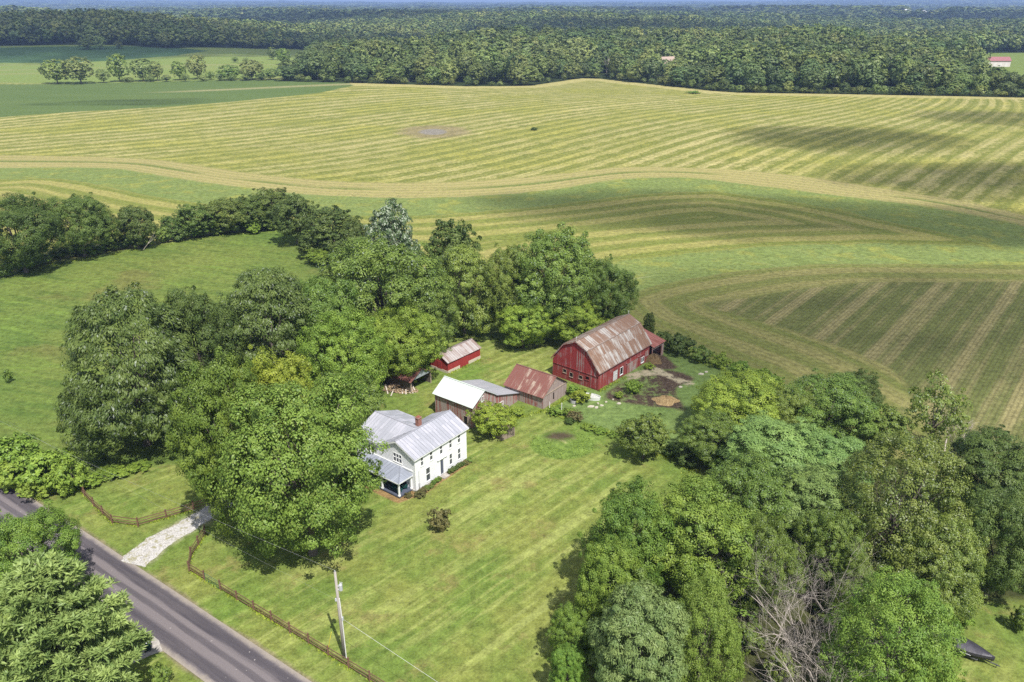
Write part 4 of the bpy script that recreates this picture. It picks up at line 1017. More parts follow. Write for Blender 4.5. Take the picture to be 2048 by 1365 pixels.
# scrap wood: a heap of splintered boards and the long pale planks leaning on it
def scrap(px, py, label):
    x, y = G(px, py); rr = random.Random(5); m = MB()
    for i in range(230):
        a = rr.uniform(0, 6.28); f = math.sqrt(rr.random()); cx, cy = 3.6*f*math.cos(a), 1.5*f*math.sin(a); z = .1+.9*(1-f)*rr.random()
        l = rr.uniform(.3, 1.1); b = rr.uniform(0, 6.28); t = rr.uniform(-.4, .4)
        d = Vector((math.cos(b)*math.cos(t), math.sin(b)*math.cos(t), math.sin(t)))*l/2; p = Vector((cx, cy, z))
        m.beam(p-d, p+d, rr.uniform(.08, .22), rr.uniform(.03, .12))
    k = NT('split_timber'); n = k.noise(k.obj(), 1.6, 5, .7); k.bsdf(k.mix(k.step(n, .38, .62), (.17,.11,.065), (.42,.32,.20)), .9)
    o = m.build('scrap_wood_pile', k.m, None, False, (x, y, 0), -.15); tag(o, label, 'wood pile')
scrap(797, 780, 'heap of broken timber and firewood beside the sagging open shed')
plk = boards('pale_planks', [(.48,.43,.36),(.55,.50,.44),(.34,.29,.23)], .3, .5, False)
for _i, (_a, _b, _z) in enumerate([((812,762),(812,790),1.6),((814,760),(820,787),1.5),((806,766),(805,789),1.2),((818,764),(826,788),1.3),((822,770),(831,786),.8),((790,778),(782,793),.5),((771,776),(776,789),.7)]):
    a, b = G(*_a), G(*_b); m = MB(); d = Vector((*b, 0))-Vector((*a, 0)); m.beam((0,0,_z), (d.x,d.y,.08), .2, .05); o = m.build('plank', plk, None, False, (*a, 0))
    tag(o, 'long pale plank lying on the scrap wood heap by the open shed', 'plank', 'pale planks on the scrap wood heap')
for _i, (_p, _h) in enumerate([((1123,822),1.5),((1099,818),1.3)]):
    m = MB(); m.tube([(0,0,-.2),(.02,0,_h)], .05, 6); o = m.build('fence_stake', trim_w, None, False, (*G(*_p), 0)); tag(o, ('white fence stake among weeds nearer the rusty shed','taller white fence stake in the weedy fence line')[1-_i], 'stake', 'white stakes in the overgrown fence line')

# ------------------------------------------------------------------ foliage
def leaf_mat(name, a, b, c=None, flecks=0., fleck=(.5, .55, .45), trans=.19, spec=.22, vr=.15):
    """a dark to b light leaves by clump; c a third tone for odd clumps; flecks = share of pale leaf undersides"""
    k = NT(name); v = k.attr('var'); r = k.rand(); w = k.white(k.mul(v, 977.))
    f = k.add(k.mul(v, .75), k.mul(w, .35))
    col = k.mix(f, a, b)
    if c: col = k.mix(k.mul(k.math('GREATER_THAN', k.white(k.mul(k.math('FLOOR', k.mul(v, 60.)), 3.7)), .8), .7), col, c)
    if flecks: col = k.mix(k.math('GREATER_THAN', w, 1-flecks), col, fleck)
    hs = k.n('ShaderNodeHueSaturation', {'Hue': k.lin(r, 0, 1, .493-vr*.06, .506+vr*.03), 'Saturation': 1., 'Value': k.lin(k.white(k.mul(r, 91.)), 0, 1, 1-vr, 1+vr), 'Fac': 1., 'Color': col}).outputs[0]
    p = k.n('ShaderNodeBsdfPrincipled', {'Base Color': hs, 'Roughness': .45, 'Specular IOR Level': spec})
    t = k.n('ShaderNodeBsdfTranslucent', {'Color': k.mix(1., hs, (1.15, 1.35, .7), 'MULTIPLY')})
    m = k.n('ShaderNodeMixShader', [trans, p.outputs[0], t.outputs[0]])
    k.t.links.new(m.outputs[0], k.out.inputs[0]); return k.m
def bark_mat(name, a, b):
    k = NT(name); x, y, z = k.xyz(k.obj()); n = k.noise(k.vec(k.mul(x, 6.), k.mul(y, 6.), k.mul(z, 1.)), 1.5, 5, .7)
    k.bsdf(k.mix(n, a, b), .95, k.bump(n, .05, .8)); return k.m
bark = bark_mat('grey_brown_bark', (.07, .055, .045), (.20, .17, .14)); palebark = bark_mat('pale_dead_bark', (.31, .265, .235), (.54, .47, .42))
LM = {
 'maple': leaf_mat('maple_leaves', (0.080,0.161,0.028), (0.199,0.294,0.047)),
 'olive': leaf_mat('olive_maple_leaves', (0.095,0.161,0.028), (0.219,0.304,0.054), (0.215,0.268,0.055)),
 'yellow': leaf_mat('yellow_green_leaves', (0.144,0.204,0.026), (0.299,0.338,0.043)),
 'silver': leaf_mat('silver_maple_leaves', (0.060,0.107,0.027), (0.153,0.213,0.052), None, .04, (.25,.29,.22), .25, .3),
 'white': leaf_mat('whitish_leaves', (0.080,0.129,0.051), (0.163,0.218,0.092), None, .35, (0.406,0.445,0.334), .25),
 'bright': leaf_mat('bright_leaves', (0.125,0.208,0.031), (0.288,0.377,0.055)),
 'mid': leaf_mat('mid_green_leaves', (0.086,0.147,0.029), (0.208,0.278,0.054), None, .03, (0.230,0.281,0.200)),
 'dark': leaf_mat('dark_green_leaves', (0.053,0.097,0.025), (0.133,0.182,0.042)),
 'locust': leaf_mat('locust_leaves', (0.106,0.185,0.052), (0.234,0.329,0.092)),
 'blue': leaf_mat('bluish_locust_leaves', (0.087,0.158,0.051), (0.204,0.281,0.093)),
 'poplar': leaf_mat('poplar_leaves', (0.099,0.157,0.029), (0.250,0.301,0.061), None, .05, (.30,.34,.22), .3, .4),
 'pine': leaf_mat('pine_needles', (0.099,0.166,0.048), (0.275,0.358,0.109)),
 'shrub': leaf_mat('shrub_leaves', (0.099,0.178,0.027), (0.234,0.329,0.049)),
 'brown': leaf_mat('brownish_leaves', (0.081,0.088,0.031), (0.196,0.177,0.064)),
 'hedge': leaf_mat('hedgerow_leaves', (0.058,0.097,0.022), (0.142,0.191,0.039)),
 'wood1': leaf_mat('woodland_leaves', (0.102,0.154,0.046), (0.203,0.248,0.070), vr=.27),
 'wood2': leaf_mat('pale_woodland_leaves', (0.142,0.195,0.060), (0.270,0.306,0.094), vr=.27),
 'wood3': leaf_mat('deep_woodland_leaves', (0.068,0.114,0.043), (0.142,0.189,0.062), vr=.27),
}
def unit(v): return v/np.maximum(np.linalg.norm(v, axis=-1, keepdims=True), 1e-9)
def quads(P, Nn, size, asp, r, tdir=None):
    """leaf-sized faces at P facing Nn"""
    n = len(P); t = r.normal(size=(n, 3)) if tdir is None else tdir+r.normal(size=(n, 3))*.35
    t = unit(t-(t*Nn).sum(1, keepdims=True)*Nn); b = np.cross(Nn, t)
    s = (size*r.uniform(.65, 1.25, n))[:, None]
    return np.stack([P-t*s*asp, P-b*s*.62+Nn*s*.12, P+t*s*asp, P+b*s*.62+Nn*s*.12], 1)
def lobes_round(R, H, hb, n, r, top=1.):
    zc, b = (H+hb)/2, (H-hb)/2; L = [(np.array([0, 0, zc+.04*b]), R*.58, b*.64)]
    for i in range(n):
        z = 1-2*(i+.5)/n; a = i*2.39996+r.uniform(-.35, .35); q = math.sqrt(1-z*z)
        k = r.uniform(.50, .86)
        rr = R*(r.uniform(.30, .44) if k < .7 else r.uniform(.18, .32)); sq = 1-.25*max(0, -z)
        L.append((np.array([R*k*q*math.cos(a)*sq*1.05, R*k*q*math.sin(a)*sq*1.05, zc+b*k*z*1.02]), rr, rr*r.uniform(.75, 1.0)*min(1.25, b/R)))
    return L
def lobes_columns(R, H, hb, n, r):
    """upright leaders fanning out, like silver maple or poplar"""
    L = [(np.array([0, 0, hb+(H-hb)*.42]), R*.55, (H-hb)*.38)]
    for i in range(n):
        a = i*2.39996; q = math.sqrt((i+.6)/n); top = H-(q**2)*(H-hb)*.45*r.uniform(.7, 1.2)
        rr = R*r.uniform(.24, .36)
        L.append((np.array([R*.72*q*math.cos(a), R*.72*q*math.sin(a), top-rr*1.4]), rr, rr*1.7))
        if q > .4: L.append((np.array([R*.80*q*math.cos(a+.5), R*.80*q*math.sin(a+.5), hb+(top-hb)*r.uniform(.2, .5)]), rr*1.1, rr*1.2))
    return L
def crown_arrays(L, nclump, per, leaf, asp, r, rc=.9, flat=1., up=.35, droop=False, tight=.82, kE=.75, kO=.35, kJ=.30):
    w = np.array([a*a for _, a, _ in L]); w = w/w.sum()
    pick = r.choice(len(L), size=nclump*3, p=w); d = unit(r.normal(size=(nclump*3, 3))+np.array([0, 0, .25]))
    cen = np.array([c for c, _, _ in L]); ra = np.array([[a, a, b] for _, a, b in L])
    P = cen[pick]+d*ra[pick]*r.uniform(.86, 1.04, (len(pick), 1))
    rel = np.linalg.norm((P[:, None]-cen[None])/ra[None], axis=2); rel[np.arange(len(P)), pick] = 9
    keep = rel.min(1) > tight; P, d, pick = P[keep][:nclump], d[keep][:nclump], pick[keep][:nclump]
    nC = len(P); var = r.random(nC)
    mid = P.mean(0); outw = unit(d*.75+unit((P-mid)*np.array([1, 1, .8]))*.5)
    rcs = rc*r.uniform(.6, 1.35, nC); sprig = r.random(nC) < .13
    P = P+outw*np.where(sprig, r.uniform(.3, 1.1, nC)*rc*1.3, 0)[:, None]; rcs = np.where(sprig, rcs*.62, rcs)
    e = unit(r.normal(size=(nC, per, 3))+outw[:, None]*.9)
    LP = P[:, None]+e*rcs[:, None, None]*np.array([1, 1, .75*flat])*r.uniform(.5, 1.02, (nC, per, 1))
    N = unit(e*kE+outw[:, None]*kO+np.array([0, 0, up])+r.normal(size=e.shape)*kJ)
    V = quads(LP.reshape(-1, 3), N.reshape(-1, 3), leaf, asp, r, (np.repeat(outw*np.array([1, 1, -.6 if droop else .2]), per, 0)+np.array([0, 0, -.5])) if droop else None)
    vv = np.clip(np.repeat(var, per)*.8+r.random(nC*per)*.2, 0, 1)
    return V, vv
def crown_mesh(name, L, seed, nclump, per, leaf, asp=1., rc=.9, flat=1., up=.35, droop=False, inner=.12, tight=.82):
    r = np.random.default_rng(seed); V, v = crown_arrays(L, nclump, per, leaf, asp, r, rc, flat, up, droop, tight)
    k = int(len(V)*inner)
    if k:
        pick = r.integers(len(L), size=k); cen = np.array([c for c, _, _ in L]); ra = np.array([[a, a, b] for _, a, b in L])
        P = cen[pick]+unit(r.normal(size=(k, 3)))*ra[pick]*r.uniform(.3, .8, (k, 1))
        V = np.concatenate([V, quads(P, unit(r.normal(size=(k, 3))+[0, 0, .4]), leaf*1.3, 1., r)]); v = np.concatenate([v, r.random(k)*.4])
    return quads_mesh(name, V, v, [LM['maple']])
def trunk_mesh(name, L, H, hb, r0, seed, n=12, mat=bark, fork=.35):
    r = random.Random(seed); m = MB(); top = hb+(H-hb)*.62; lean = (r.uniform(-.3, .3), r.uniform(-.3, .3))
    P = [(0, 0, -.4), (0, 0, .3), (lean[0]*.3, lean[1]*.3, hb+.3), (lean[0], lean[1], top*.75), (lean[0]*1.5, lean[1]*1.5, top)]
    m.tube(P, [r0*1.45, r0*1.05, r0*.8, r0*.45, r0*.15], 9)
    for c, a, b in L[1:n+1]:
        f = r.uniform(.25, .7); z0 = hb*.8+(top*.75-hb*.8)*f
        p0 = Vector((lean[0]*f, lean[1]*f, z0)); p2 = Vector(c)*1.0; p2.z = max(p2.z, z0+.2); md = p0.lerp(p2, .5)+Vector((0, 0, .12*(p2-p0).length))*r.uniform(-.4, 1)
        m.tube([p0, md, p2], [r0*.38, r0*.22, r0*.06], 6)
        for j in range(3):
            d = Vector((r.uniform(-1, 1), r.uniform(-1, 1), r.uniform(-.2, .9))).normalized()*a*.95
            m.tube([md.lerp(p2, r.uniform(.2, .9)), p2+d], [r0*.1, r0*.025], 4)
    me_o = m.build(name, mat); me = me_o.data; me.polygons.foreach_set('use_smooth', [True]*len(me.polygons)); bpy.data.objects.remove(me_o); return me
TPL = {}
def template(key, kind, R, H, hb, seed, nl, nclump, per, leaf, **kw):
    r = np.random.default_rng(seed)
    L = lobes_columns(R, H, hb, nl, r) if kind == 'col' else lobes_round(R, H, hb, nl, r)
    nt = kw.pop('limbs', 12); r0 = kw.pop('r0', R*.055)
    TPL[key] = (crown_mesh('crown', L, seed+50, nclump, per, leaf, **kw), trunk_mesh('trunk', L, H, hb, r0, seed, nt), R, H)
for i in range(4): template(f'round{i}', 'round', 6., 12.5, 1.1, 10+i, 23, 640, 125, .098, rc=.84, inner=.05)
for i in range(2): template(f'silver{i}', 'col', 6., 14., 1.2, 20+i, 19, 620, 110, .092, asp=1.7, rc=.85, inner=.05, up=.1, droop=True)
for i in range(2): template(f'poplar{i}', 'col', 6., 14., 1.5, 24+i, 21, 640, 105, .092, rc=.82, inner=.05, up=.3, tight=.86)
for i in range(2): template(f'locust{i}', 'round', 6., 11., 1.6, 30+i, 21, 560, 110, .085, asp=2.2, rc=1.0, flat=.5, up=.9, inner=.06)
for i in range(3): template(f'med{i}', 'round', 3., 6., .5, 40+i, 16, 300, 58, .10, rc=.5, inner=.05)
template('upright', 'col', 3., 7., .4, 46, 13, 320, 52, .10, asp=1.5, rc=.46, up=.1, droop=False)
for i in range(3): template(f'bush{i}', 'round', 1.2, 1.9, .05, 50+i, 9, 150, 30, .075, rc=.22, limbs=6, r0=.05)
for i in range(2): template(f'sparse{i}', 'round', 3., 7., 1.4, 60+i, 11, 150, 34, .11, rc=.5, inner=.03)

def pine_template(key, R, H, seed):
    r = np.random.default_rng(seed); m = MB(); V, v = [], []
    m.tube([(0, 0, -.4), (0, 0, H*.5), (0, 0, H)], [.30, .2, .03], 9)
    nb = 96
    for i in range(nb):
        f = (i/nb)**.9; z = .8+f*(H-1.2); a = i*2.39996+r.uniform(-.3, .3); L = R*(1-f)**.62*r.uniform(.7, 1.12)+.35
        d = np.array([math.cos(a), math.sin(a), .18+.35*f]); e = np.array([0, 0, z])+d*L
        m.tube([(0, 0, z), tuple(e)], [.055*(1-f*.6), .012], 4)
        nt = max(4, int(L*8))
        for j in range(nt):
            t = .25+.75*(j+.5)/nt; side = r.normal(0, .16*L*(1.1-t)+.12); q = np.array([-math.sin(a), math.cos(a), 0])
            c = np.array([0, 0, z])+d*L*t+q*side+np.array([0, 0, r.normal(0, .10)+.10*t])
            k = 34; dirs = unit(r.normal(size=(k, 3))*.8+d*.6+np.array([0, 0, .55])); P = c+dirs*r.uniform(.05, .34, (k, 1))
            N = unit(np.cross(dirs, r.normal(size=(k, 3)))+np.array([0, 0, .5])); V.append(quads(P, N, .075, 2.6, r, dirs*3)); v.append(np.full(k, r.random()*.7+.3*t))
    me = quads_mesh('needles', np.concatenate(V), np.concatenate(v), [LM['pine']]); o = m.build('trunk', bark); t = o.data; bpy.data.objects.remove(o)
    TPL[key] = (me, t, R, H)
pine_template('pine', 4.2, 12., 71)

def add_tree(name, key, x, y, R, H, mat, label, cat='tree', group=None, rz=None, parts=True, sink=0.):
    cm, tm, R0, H0 = TPL[key]; z = float(gz(x, y))-sink
    r = empty(name, (x, y, z), random.uniform(0, 6.28) if rz is None else rz, label, cat, group)
    for nm, me_, m in (('crown', cm, LM[mat]), ('trunk', tm, None)):
        o = bpy.data.objects.new('needles' if nm == 'crown' and key == 'pine' else nm, me_); C.objects.link(o); o.parent = r
        o.scale = (R/R0, R/R0, H/H0)
        if m: o.material_slots[0].link = 'OBJECT'; o.material_slots[0].material = m
    return r
def fit_tree(cx, top, w, base, hbf=.12):
    """ground point, radius and height of a tree whose crown is w wide, its top and foot at these pixel rows"""
    gx_, gy_ = G(cx, base); dep = gy_*CP+(CAMH-float(gz(gx_, gy_)))*SP; H = 8.
    for _ in range(40):
        zc = H*(1+hbf)/2; g = float(gz(gx_, gy_)); d = gy_*CP-(g+zc-CAMH)*SP
        x = (cx-1024)*d/FPX; R = w/2*d/FPX*1.03
        b = H*(1-hbf)/2; ph = math.atan2(CAMH-g-zc, math.hypot(x, gy_))
        ext = math.sqrt((R*math.sin(ph))**2+(b*math.cos(ph))**2)*FPX/d*.97
        err = (proj(x, gy_, g+zc)[1]-ext)-top
        H = max(.5, H+err*d/FPX*.55); gx_ = x
    return x, gy_, R, H
FITLOG = []
def tree(cx, top, w, base, key, mat, label, name='broadleaf_tree', cat='tree', group=None):
    x, y, R, H = fit_tree(cx, top, w, base); FITLOG.append((cx, top, round(R, 1), round(H, 1)))
    return add_tree(name, key, x, y, R, H, mat, label, cat, group)

YARD = 'trees of the grove round the farmhouse'; HEDGE = 'trees of the far hedgerow along the meadow'; WOODR = 'trees of the wood beside the lawn'
T = [
 (605,765,300,1108,'round0','olive','broad olive green maple in front of the farmhouse porch, its trunk foot showing',YARD),
 (452,722,188,1062,'round1','maple','dark green maple beside the gravel drive, left of the olive maple',YARD),
 (562,700,165,965,'round2','yellow','yellow green crown peeping over the top of the olive maple',YARD),
 (262,592,262,890,'silver0','silver','broad dark silver maple at the left end of the grove, over the meadow',YARD),
 (400,584,165,840,'round3','dark','dark dense tree between the left silver maple and the taller silver maple',YARD),
 (540,550,235,790,'silver1','silver','tall silver maple with pale leaf flecks behind the yellow green crown',YARD),
 (690,625,165,840,'round1','bright','fresh green tree right of the tall silver maple, mid grove',YARD),
 (768,478,250,715,'round3','mid','largest light green tree at the top middle of the grove',YARD),
 (800,612,140,765,'round2','bright','bright green tree below the largest light green tree, above the open shed',YARD),
 (925,500,150,668,'silver1','mid','green tree standing behind the small red coop',YARD),
 (1017,496,110,676,'round0','mid','narrow green tree right of the tree behind the red coop',YARD),
 (1110,460,172,672,'round1','mid','big rounded tree at the right of the grove, left of the barn roof',YARD),
 (1217,521,108,668,'round2','mid','smaller tree at the right end of the grove just behind the barn ridge',YARD),
 (783,408,108,575,'upright','white','whitish conical tree standing above the grove before the hay field',YARD),
 (906,443,118,600,'upright','dark','dark spiky topped tree right of the whitish one',YARD),
 (655,560,140,770,'round0','mid','light tree filling the gap between tall silver maple and the largest light green tree',YARD),
 (862,575,112,722,'round3','mid','green tree overhanging the brown roof of the small red coop',YARD),
 (690,728,135,866,'round0','mid','leafy tree by the scrap wood heap at the back of the farmhouse',YARD),
 (752,682,95,766,'round2','mid','low dark leaved tree between scrap wood and the bright green tree',YARD),
 (1045,600,105,695,'round1','bright','low bright tree at the edge of the back lawn, left of the barn',YARD),
 (1150,600,110,690,'round0','bright','low light green tree leaning out towards the barn gable',YARD),
 (640,800,110,930,'round3','maple','dark green tree squeezed between the olive maple and the grove',YARD),
 (590,393,92,488,'med0','dark','dark dense tree at the near corner of the hedgerow',HEDGE),
 (665,415,118,512,'upright','dark','wide dark green clump right of the dense corner tree',HEDGE),
 (710,440,60,520,'med1','dark','dark bushy tree next to the grove, right end of hedgerow clump',HEDGE),
 (640,498,62,528,'med2','shrub','small bright bush in front of the dark corner clump on the meadow',HEDGE),
 (32,394,150,545,'round2','hedge','biggest hedgerow tree at the left edge of the photo',HEDGE),
 (155,392,122,513,'round0','hedge','second big hedgerow tree from the left edge',HEDGE),
 (208,420,62,500,'sparse0','hedge','thin greyish tree between two hedgerow trees on the left',HEDGE),
 (268,412,76,497,'med1','dark','dark hedgerow tree beside a bare dead stem',HEDGE),
 (345,432,50,478,'med0','dark','small hedgerow tree after the gap in the hedge',HEDGE),
 (392,410,84,474,'med2','hedge','rounded hedgerow tree right of the gap',HEDGE),
 (448,398,86,466,'med1','hedge','hedgerow tree in the middle of the long right clump',HEDGE),
 (500,392,84,460,'med0','hedge','light hedgerow tree of the right clump above the small round bush',HEDGE),
 (547,382,96,455,'med2','hedge','tallest hedgerow tree of the right clump, next to the corner',HEDGE),
 (505,444,30,468,'bush0','shrub','small round lone bush at the top of the meadow',None),
 (62,1015,185,1195,'round3','maple','dark maple crown at the left edge beyond the road',None),
 (1265,982,175,1205,'round0','maple','left maple of the bright rounded pair beside the lawn',WOODR),
 (1402,968,235,1200,'round2','maple','right, larger maple of the bright rounded pair beside the lawn',WOODR),
 (1218,1085,135,1290,'round1','maple','maple crown below the pair, nearest to the lawn shadow',WOODR),
 (1277,1170,185,1425,'locust0','blue','bluish locust at the bottom edge of the photo',WOODR),
 (1148,1215,92,1330,'round3','maple','small light maple sticking out over the shaded lawn',WOODR),
 (1135,1292,72,1400,'round0','maple','lowest small maple at the bottom edge by the lawn',WOODR),
 (1405,1165,150,1400,'poplar0','olive','olive green tree right of the bluish locust',WOODR),
 (1495,912,195,1105,'round1','mid','dark topped maple behind the bright pair',WOODR),
 (1560,832,190,990,'locust1','locust','pale locust with flat feathery sprays in the middle of the wood',WOODR),
 (1655,862,150,1010,'locust0','locust','second feathery locust just right of the pale one',WOODR),
 (1632,930,170,1110,'locust1','locust','feathery bright green locust in the middle of the wood',WOODR),
 (1478,740,165,872,'round3','bright','bright green tree at the top left of the wood next to the barn yard',WOODR),
 (1428,822,130,925,'round2','mid','dark green tree at the left of wood facing the barn yard',WOODR),
 (1655,750,185,885,'round0','mid','rounded green tree at the top of the wood against the rowed field',WOODR),
 (1715,742,95,840,'round1','dark','dark tree behind the rounded one against the rowed field',WOODR),
 (1580,775,110,890,'round1','mid','tree between the bright one and the rounded one at wood top',WOODR),
 (1768,812,95,905,'med1','mid','small tree left of the half dead tree',WOODR),
 (1800,876,255,1160,'poplar1','poplar','largest poplar with pale leaf tops in the right half of the wood',WOODR),
 (1882,1035,160,1225,'poplar0','poplar','poplar below the largest one, hanging over the small lawn',WOODR),
 (1990,862,170,1040,'locust0','dark','dark tree at the right edge against the rowed field',WOODR),
 (2002,985,165,1195,'round0','dark','dull green tree at the right edge above the small lawn',WOODR),
 (1790,1150,235,1405,'poplar1','maple','bright leafy tree beside the covered boat',WOODR),
 (1660,1010,130,1190,'round2','mid','green tree behind the bare fallen tree',WOODR),
 (1712,1120,90,1250,'poplar0','mid','shaded tree right of the bare tree',WOODR),
 (1530,1040,130,1230,'round3','mid','tree overshadowed between the bright pair and the bare tree',WOODR),
 (1290,828,96,917,'med0','mid','lone rounded small tree on the yard edge below the barn yard',None),
 (984,804,84,872,'med1','yellow','bushy fruit tree between the farmhouse and the board shed',None),
 (1298,626,24,676,'upright','dark','slim young tree behind the far end of the barn roof',None),
]
for t in T: tree(*t[:7], group=t[7], name='small_tree' if t[4][:3] in ('med', 'upr', 'spa') else ('bush' if t[4][:3] == 'bus' else 'broadleaf_tree'))
tree(112,1100,345,1440,'pine','pine','large pine with pale tipped boughs at bottom left beside the road','pine_tree')
tree(1872,757,122,912,'sparse1','poplar','half dead tree with a leafy top and bare side limbs at the wood edge','half_dead_tree')
tree(40,1235,110,1420,'round0','bright','light leafed tree behind the pine at bottom left corner')

# bushes and weeds
BU = [
 (28,872,105,945,'bush0','shrub','leafy bush heap at the left edge beside the road'),(84,898,105,972,'bush1','shrub','large vine covered bush between road and meadow'),
 (132,915,70,985,'bush2','shrub','bright bush closest to the rail fence corner'),(20,920,80,975,'bush1','shrub','low bush at the left edge touching the road verge'),(75,945,70,992,'bush2','bright','pale green low bush on the road verge'),
 (176,942,56,968,'bush0','shrub','first low hedge bush above the left rail fence'),(212,934,50,956,'bush1','shrub','second low hedge bush above the left rail fence'),(245,928,44,947,'bush2','shrub','third low hedge bush above the left rail fence'),(278,922,44,940,'bush0','shrub','last low hedge bush in the shade of the silver maple'),
 (880,1017,42,1060,'bush2','brown','lone twiggy shrub in the middle of the mown lawn'),
 (1035,812,32,830,'bush1','bright','pale leafy bush at the corner of the board shed lean-to'),
 (1222,744,0,0,'','',''),
 (1330,664,46,698,'bush0','dark','dark bush behind the barn lean-to'),(1362,668,50,708,'bush1','dark','dark hedge bush right of the barn lean-to'),(1402,690,44,722,'bush2','mid','hedge bush between field and paddock, above the stones'),(1440,706,40,734,'bush0','shrub','hedge bush on the paddock corner'),(1482,722,40,752,'bush1','shrub','low hedge bush beyond the paddock corner'),(1528,736,62,775,'bush2','shrub','bright hedge bush above the bright green tree'),(1560,765,50,800,'bush0','shrub','hedge bush next to the rowed field'),
 (1345,885,40,912,'bush1','dark','dark shrub right of the lone small tree'),(1378,900,46,930,'bush2','dark','dark shrub at the corner of lawn and wood'),(1240,850,22,870,'bush0','mid','small round shrub on the paddock fence line'),
 (1160,778,36,805,'bush2','yellow','yellowish bush by the rusty shed gable'),(1148,768,26,792,'bush0','shrub','green bush against the end of the rusty shed'),
 (1268,760,32,786,'bush1','bright','bright weed clump in the middle of the dark barn yard patch'),(1238,782,18,796,'bush0','bright','little weed clump on the left of the dark barn yard patch'),(1300,726,20,738,'bush2','bright','weed clump at the barn wall by the sliding door'),
 (1137,815,24,832,'bush1','shrub','weeds at the near corner of the rusty shed'),(1110,812,28,830,'bush2','shrub','weedy bush below the rusty shed door'),(1150,822,34,842,'bush0','brown','thin brownish shrub in the weedy fence line'),(1140,835,20,848,'bush1','dark','dark low weed beside the brownish shrub'),
 (1178,846,26,858,'bush2','shrub','low weed clump in the middle of the yard fence line'),(1202,853,26,866,'bush1','shrub','low weed clump right along the yard fence line'),(1225,862,22,874,'bush0','shrub','last low weed clump before the lone small tree'),
 (255,1335,55,1385,'bush1','bright','small bush in the bright grass by the side drive'),(318,1325,40,1372,'bush2','mid','thin shrub in bright grass at the bottom left'),
 (2045,1213,36,1262,'bush0','mid','shrub at the right edge above the bare patch of lawn'),
 (14,738,17,766,'bush1','mid','stunted sapling alone in the meadow at the left edge'),
 (1068,255,14,261,'bush0','dark','tiny lone bush in the striped hay field'),
 (1385,182,30,187,'bush0','shrub','low bush on the upper edge of the striped field'),
 (1560,1300,60,1365,'bush1','mid','undergrowth bush below the bare tree'),(1490,1240,70,1300,'bush2','mid','undergrowth bush left of the bare tree'),(1760,1010,60,1060,'bush0','mid','undergrowth bush in the dark gap of the wood'),(1920,1200,60,1250,'bush1','shrub','bush on the edge of the small lawn'),(1850,1325,80,1390,'bush2','bright','bright bush in front of the covered boat'),(1905,1345,60,1395,'bush0','bright','leafy weeds at the near side of the covered boat'),
]
for b in BU:
    if b[2]: tree(*b[:7], name='bush', cat='bush')
# low bushes filling the hedge foot
for i in range(17):
    f = i/16; px = 8+f*560; py = np.interp(px, [0, 100, 250, 450, 560], [556, 522, 500, 466, 458])+random.uniform(-4, 1)
    tree(px, py-random.uniform(18, 32), random.uniform(34, 50), py, f'bush{i%3}', ('mid', 'dark', 'shrub')[i % 3], 'low bush filling the foot of the hedgerow along the meadow', 'bush', 'bush', 'low bushes at the foot of the hedgerow')
for i in range(16):
    a = random.random(); px = 1400+a*480; py = np.interp(px, [1400, 1560, 1700, 1880], [960, 930, 940, 1000])+random.uniform(0, 330)
    tree(px, py-random.uniform(40, 70), random.uniform(70, 110), py, f'bush{i%3}', ('mid', 'dark', 'shrub')[i % 3], 'undergrowth bush between the trees of the wood', 'bush', 'bush', 'undergrowth bushes in the wood')
for i in range(9):
    px = 1150+i*38; py = 1140+random.uniform(60, 250)
    tree(px, py-50, 80, py, f'bush{i%3}', ('mid', 'dark', 'shrub')[i % 3], 'undergrowth bush between the trees of the wood', 'bush', 'bush', 'undergrowth bushes in the wood')
# clipped shrubs along the front of the house
for i, sx in enumerate((3.0, 3.5, 4.05, 6.55, 7.05, 7.55, 8.1, 8.6, 9.15)):
    x, y = hloc(sx, -.62); add_tree('clipped_shrub', f'bush{i%3}', x, y, .42, .75+.1*(i % 2), 'dark' if i > 2 else 'maple', ['lowest','second','third'][i]+' rounded green shrub left of the blue front door' if i < 3 else 'rounded green shrub in the row right of the blue front door', 'shrub', 'rounded shrubs along the farmhouse front')
for i, (sx, sy, s) in enumerate([(.6,-.9,.7),(1.4,-.8,.6),(-.4,-1.2,.8),(2.1,-.8,.5),(9.9,-.7,.6),(10.6,-.7,.6),(-1.5,.1,.6)]):
    x, y = hloc(sx, sy); add_tree('garden_plant', f'bush{i%3}', x, y, s, s*1.1, 'mid' if i % 2 else 'brown', 'loose flowering plant in the mulched bed round the farmhouse corner', 'plant', 'plants in the farmhouse beds')

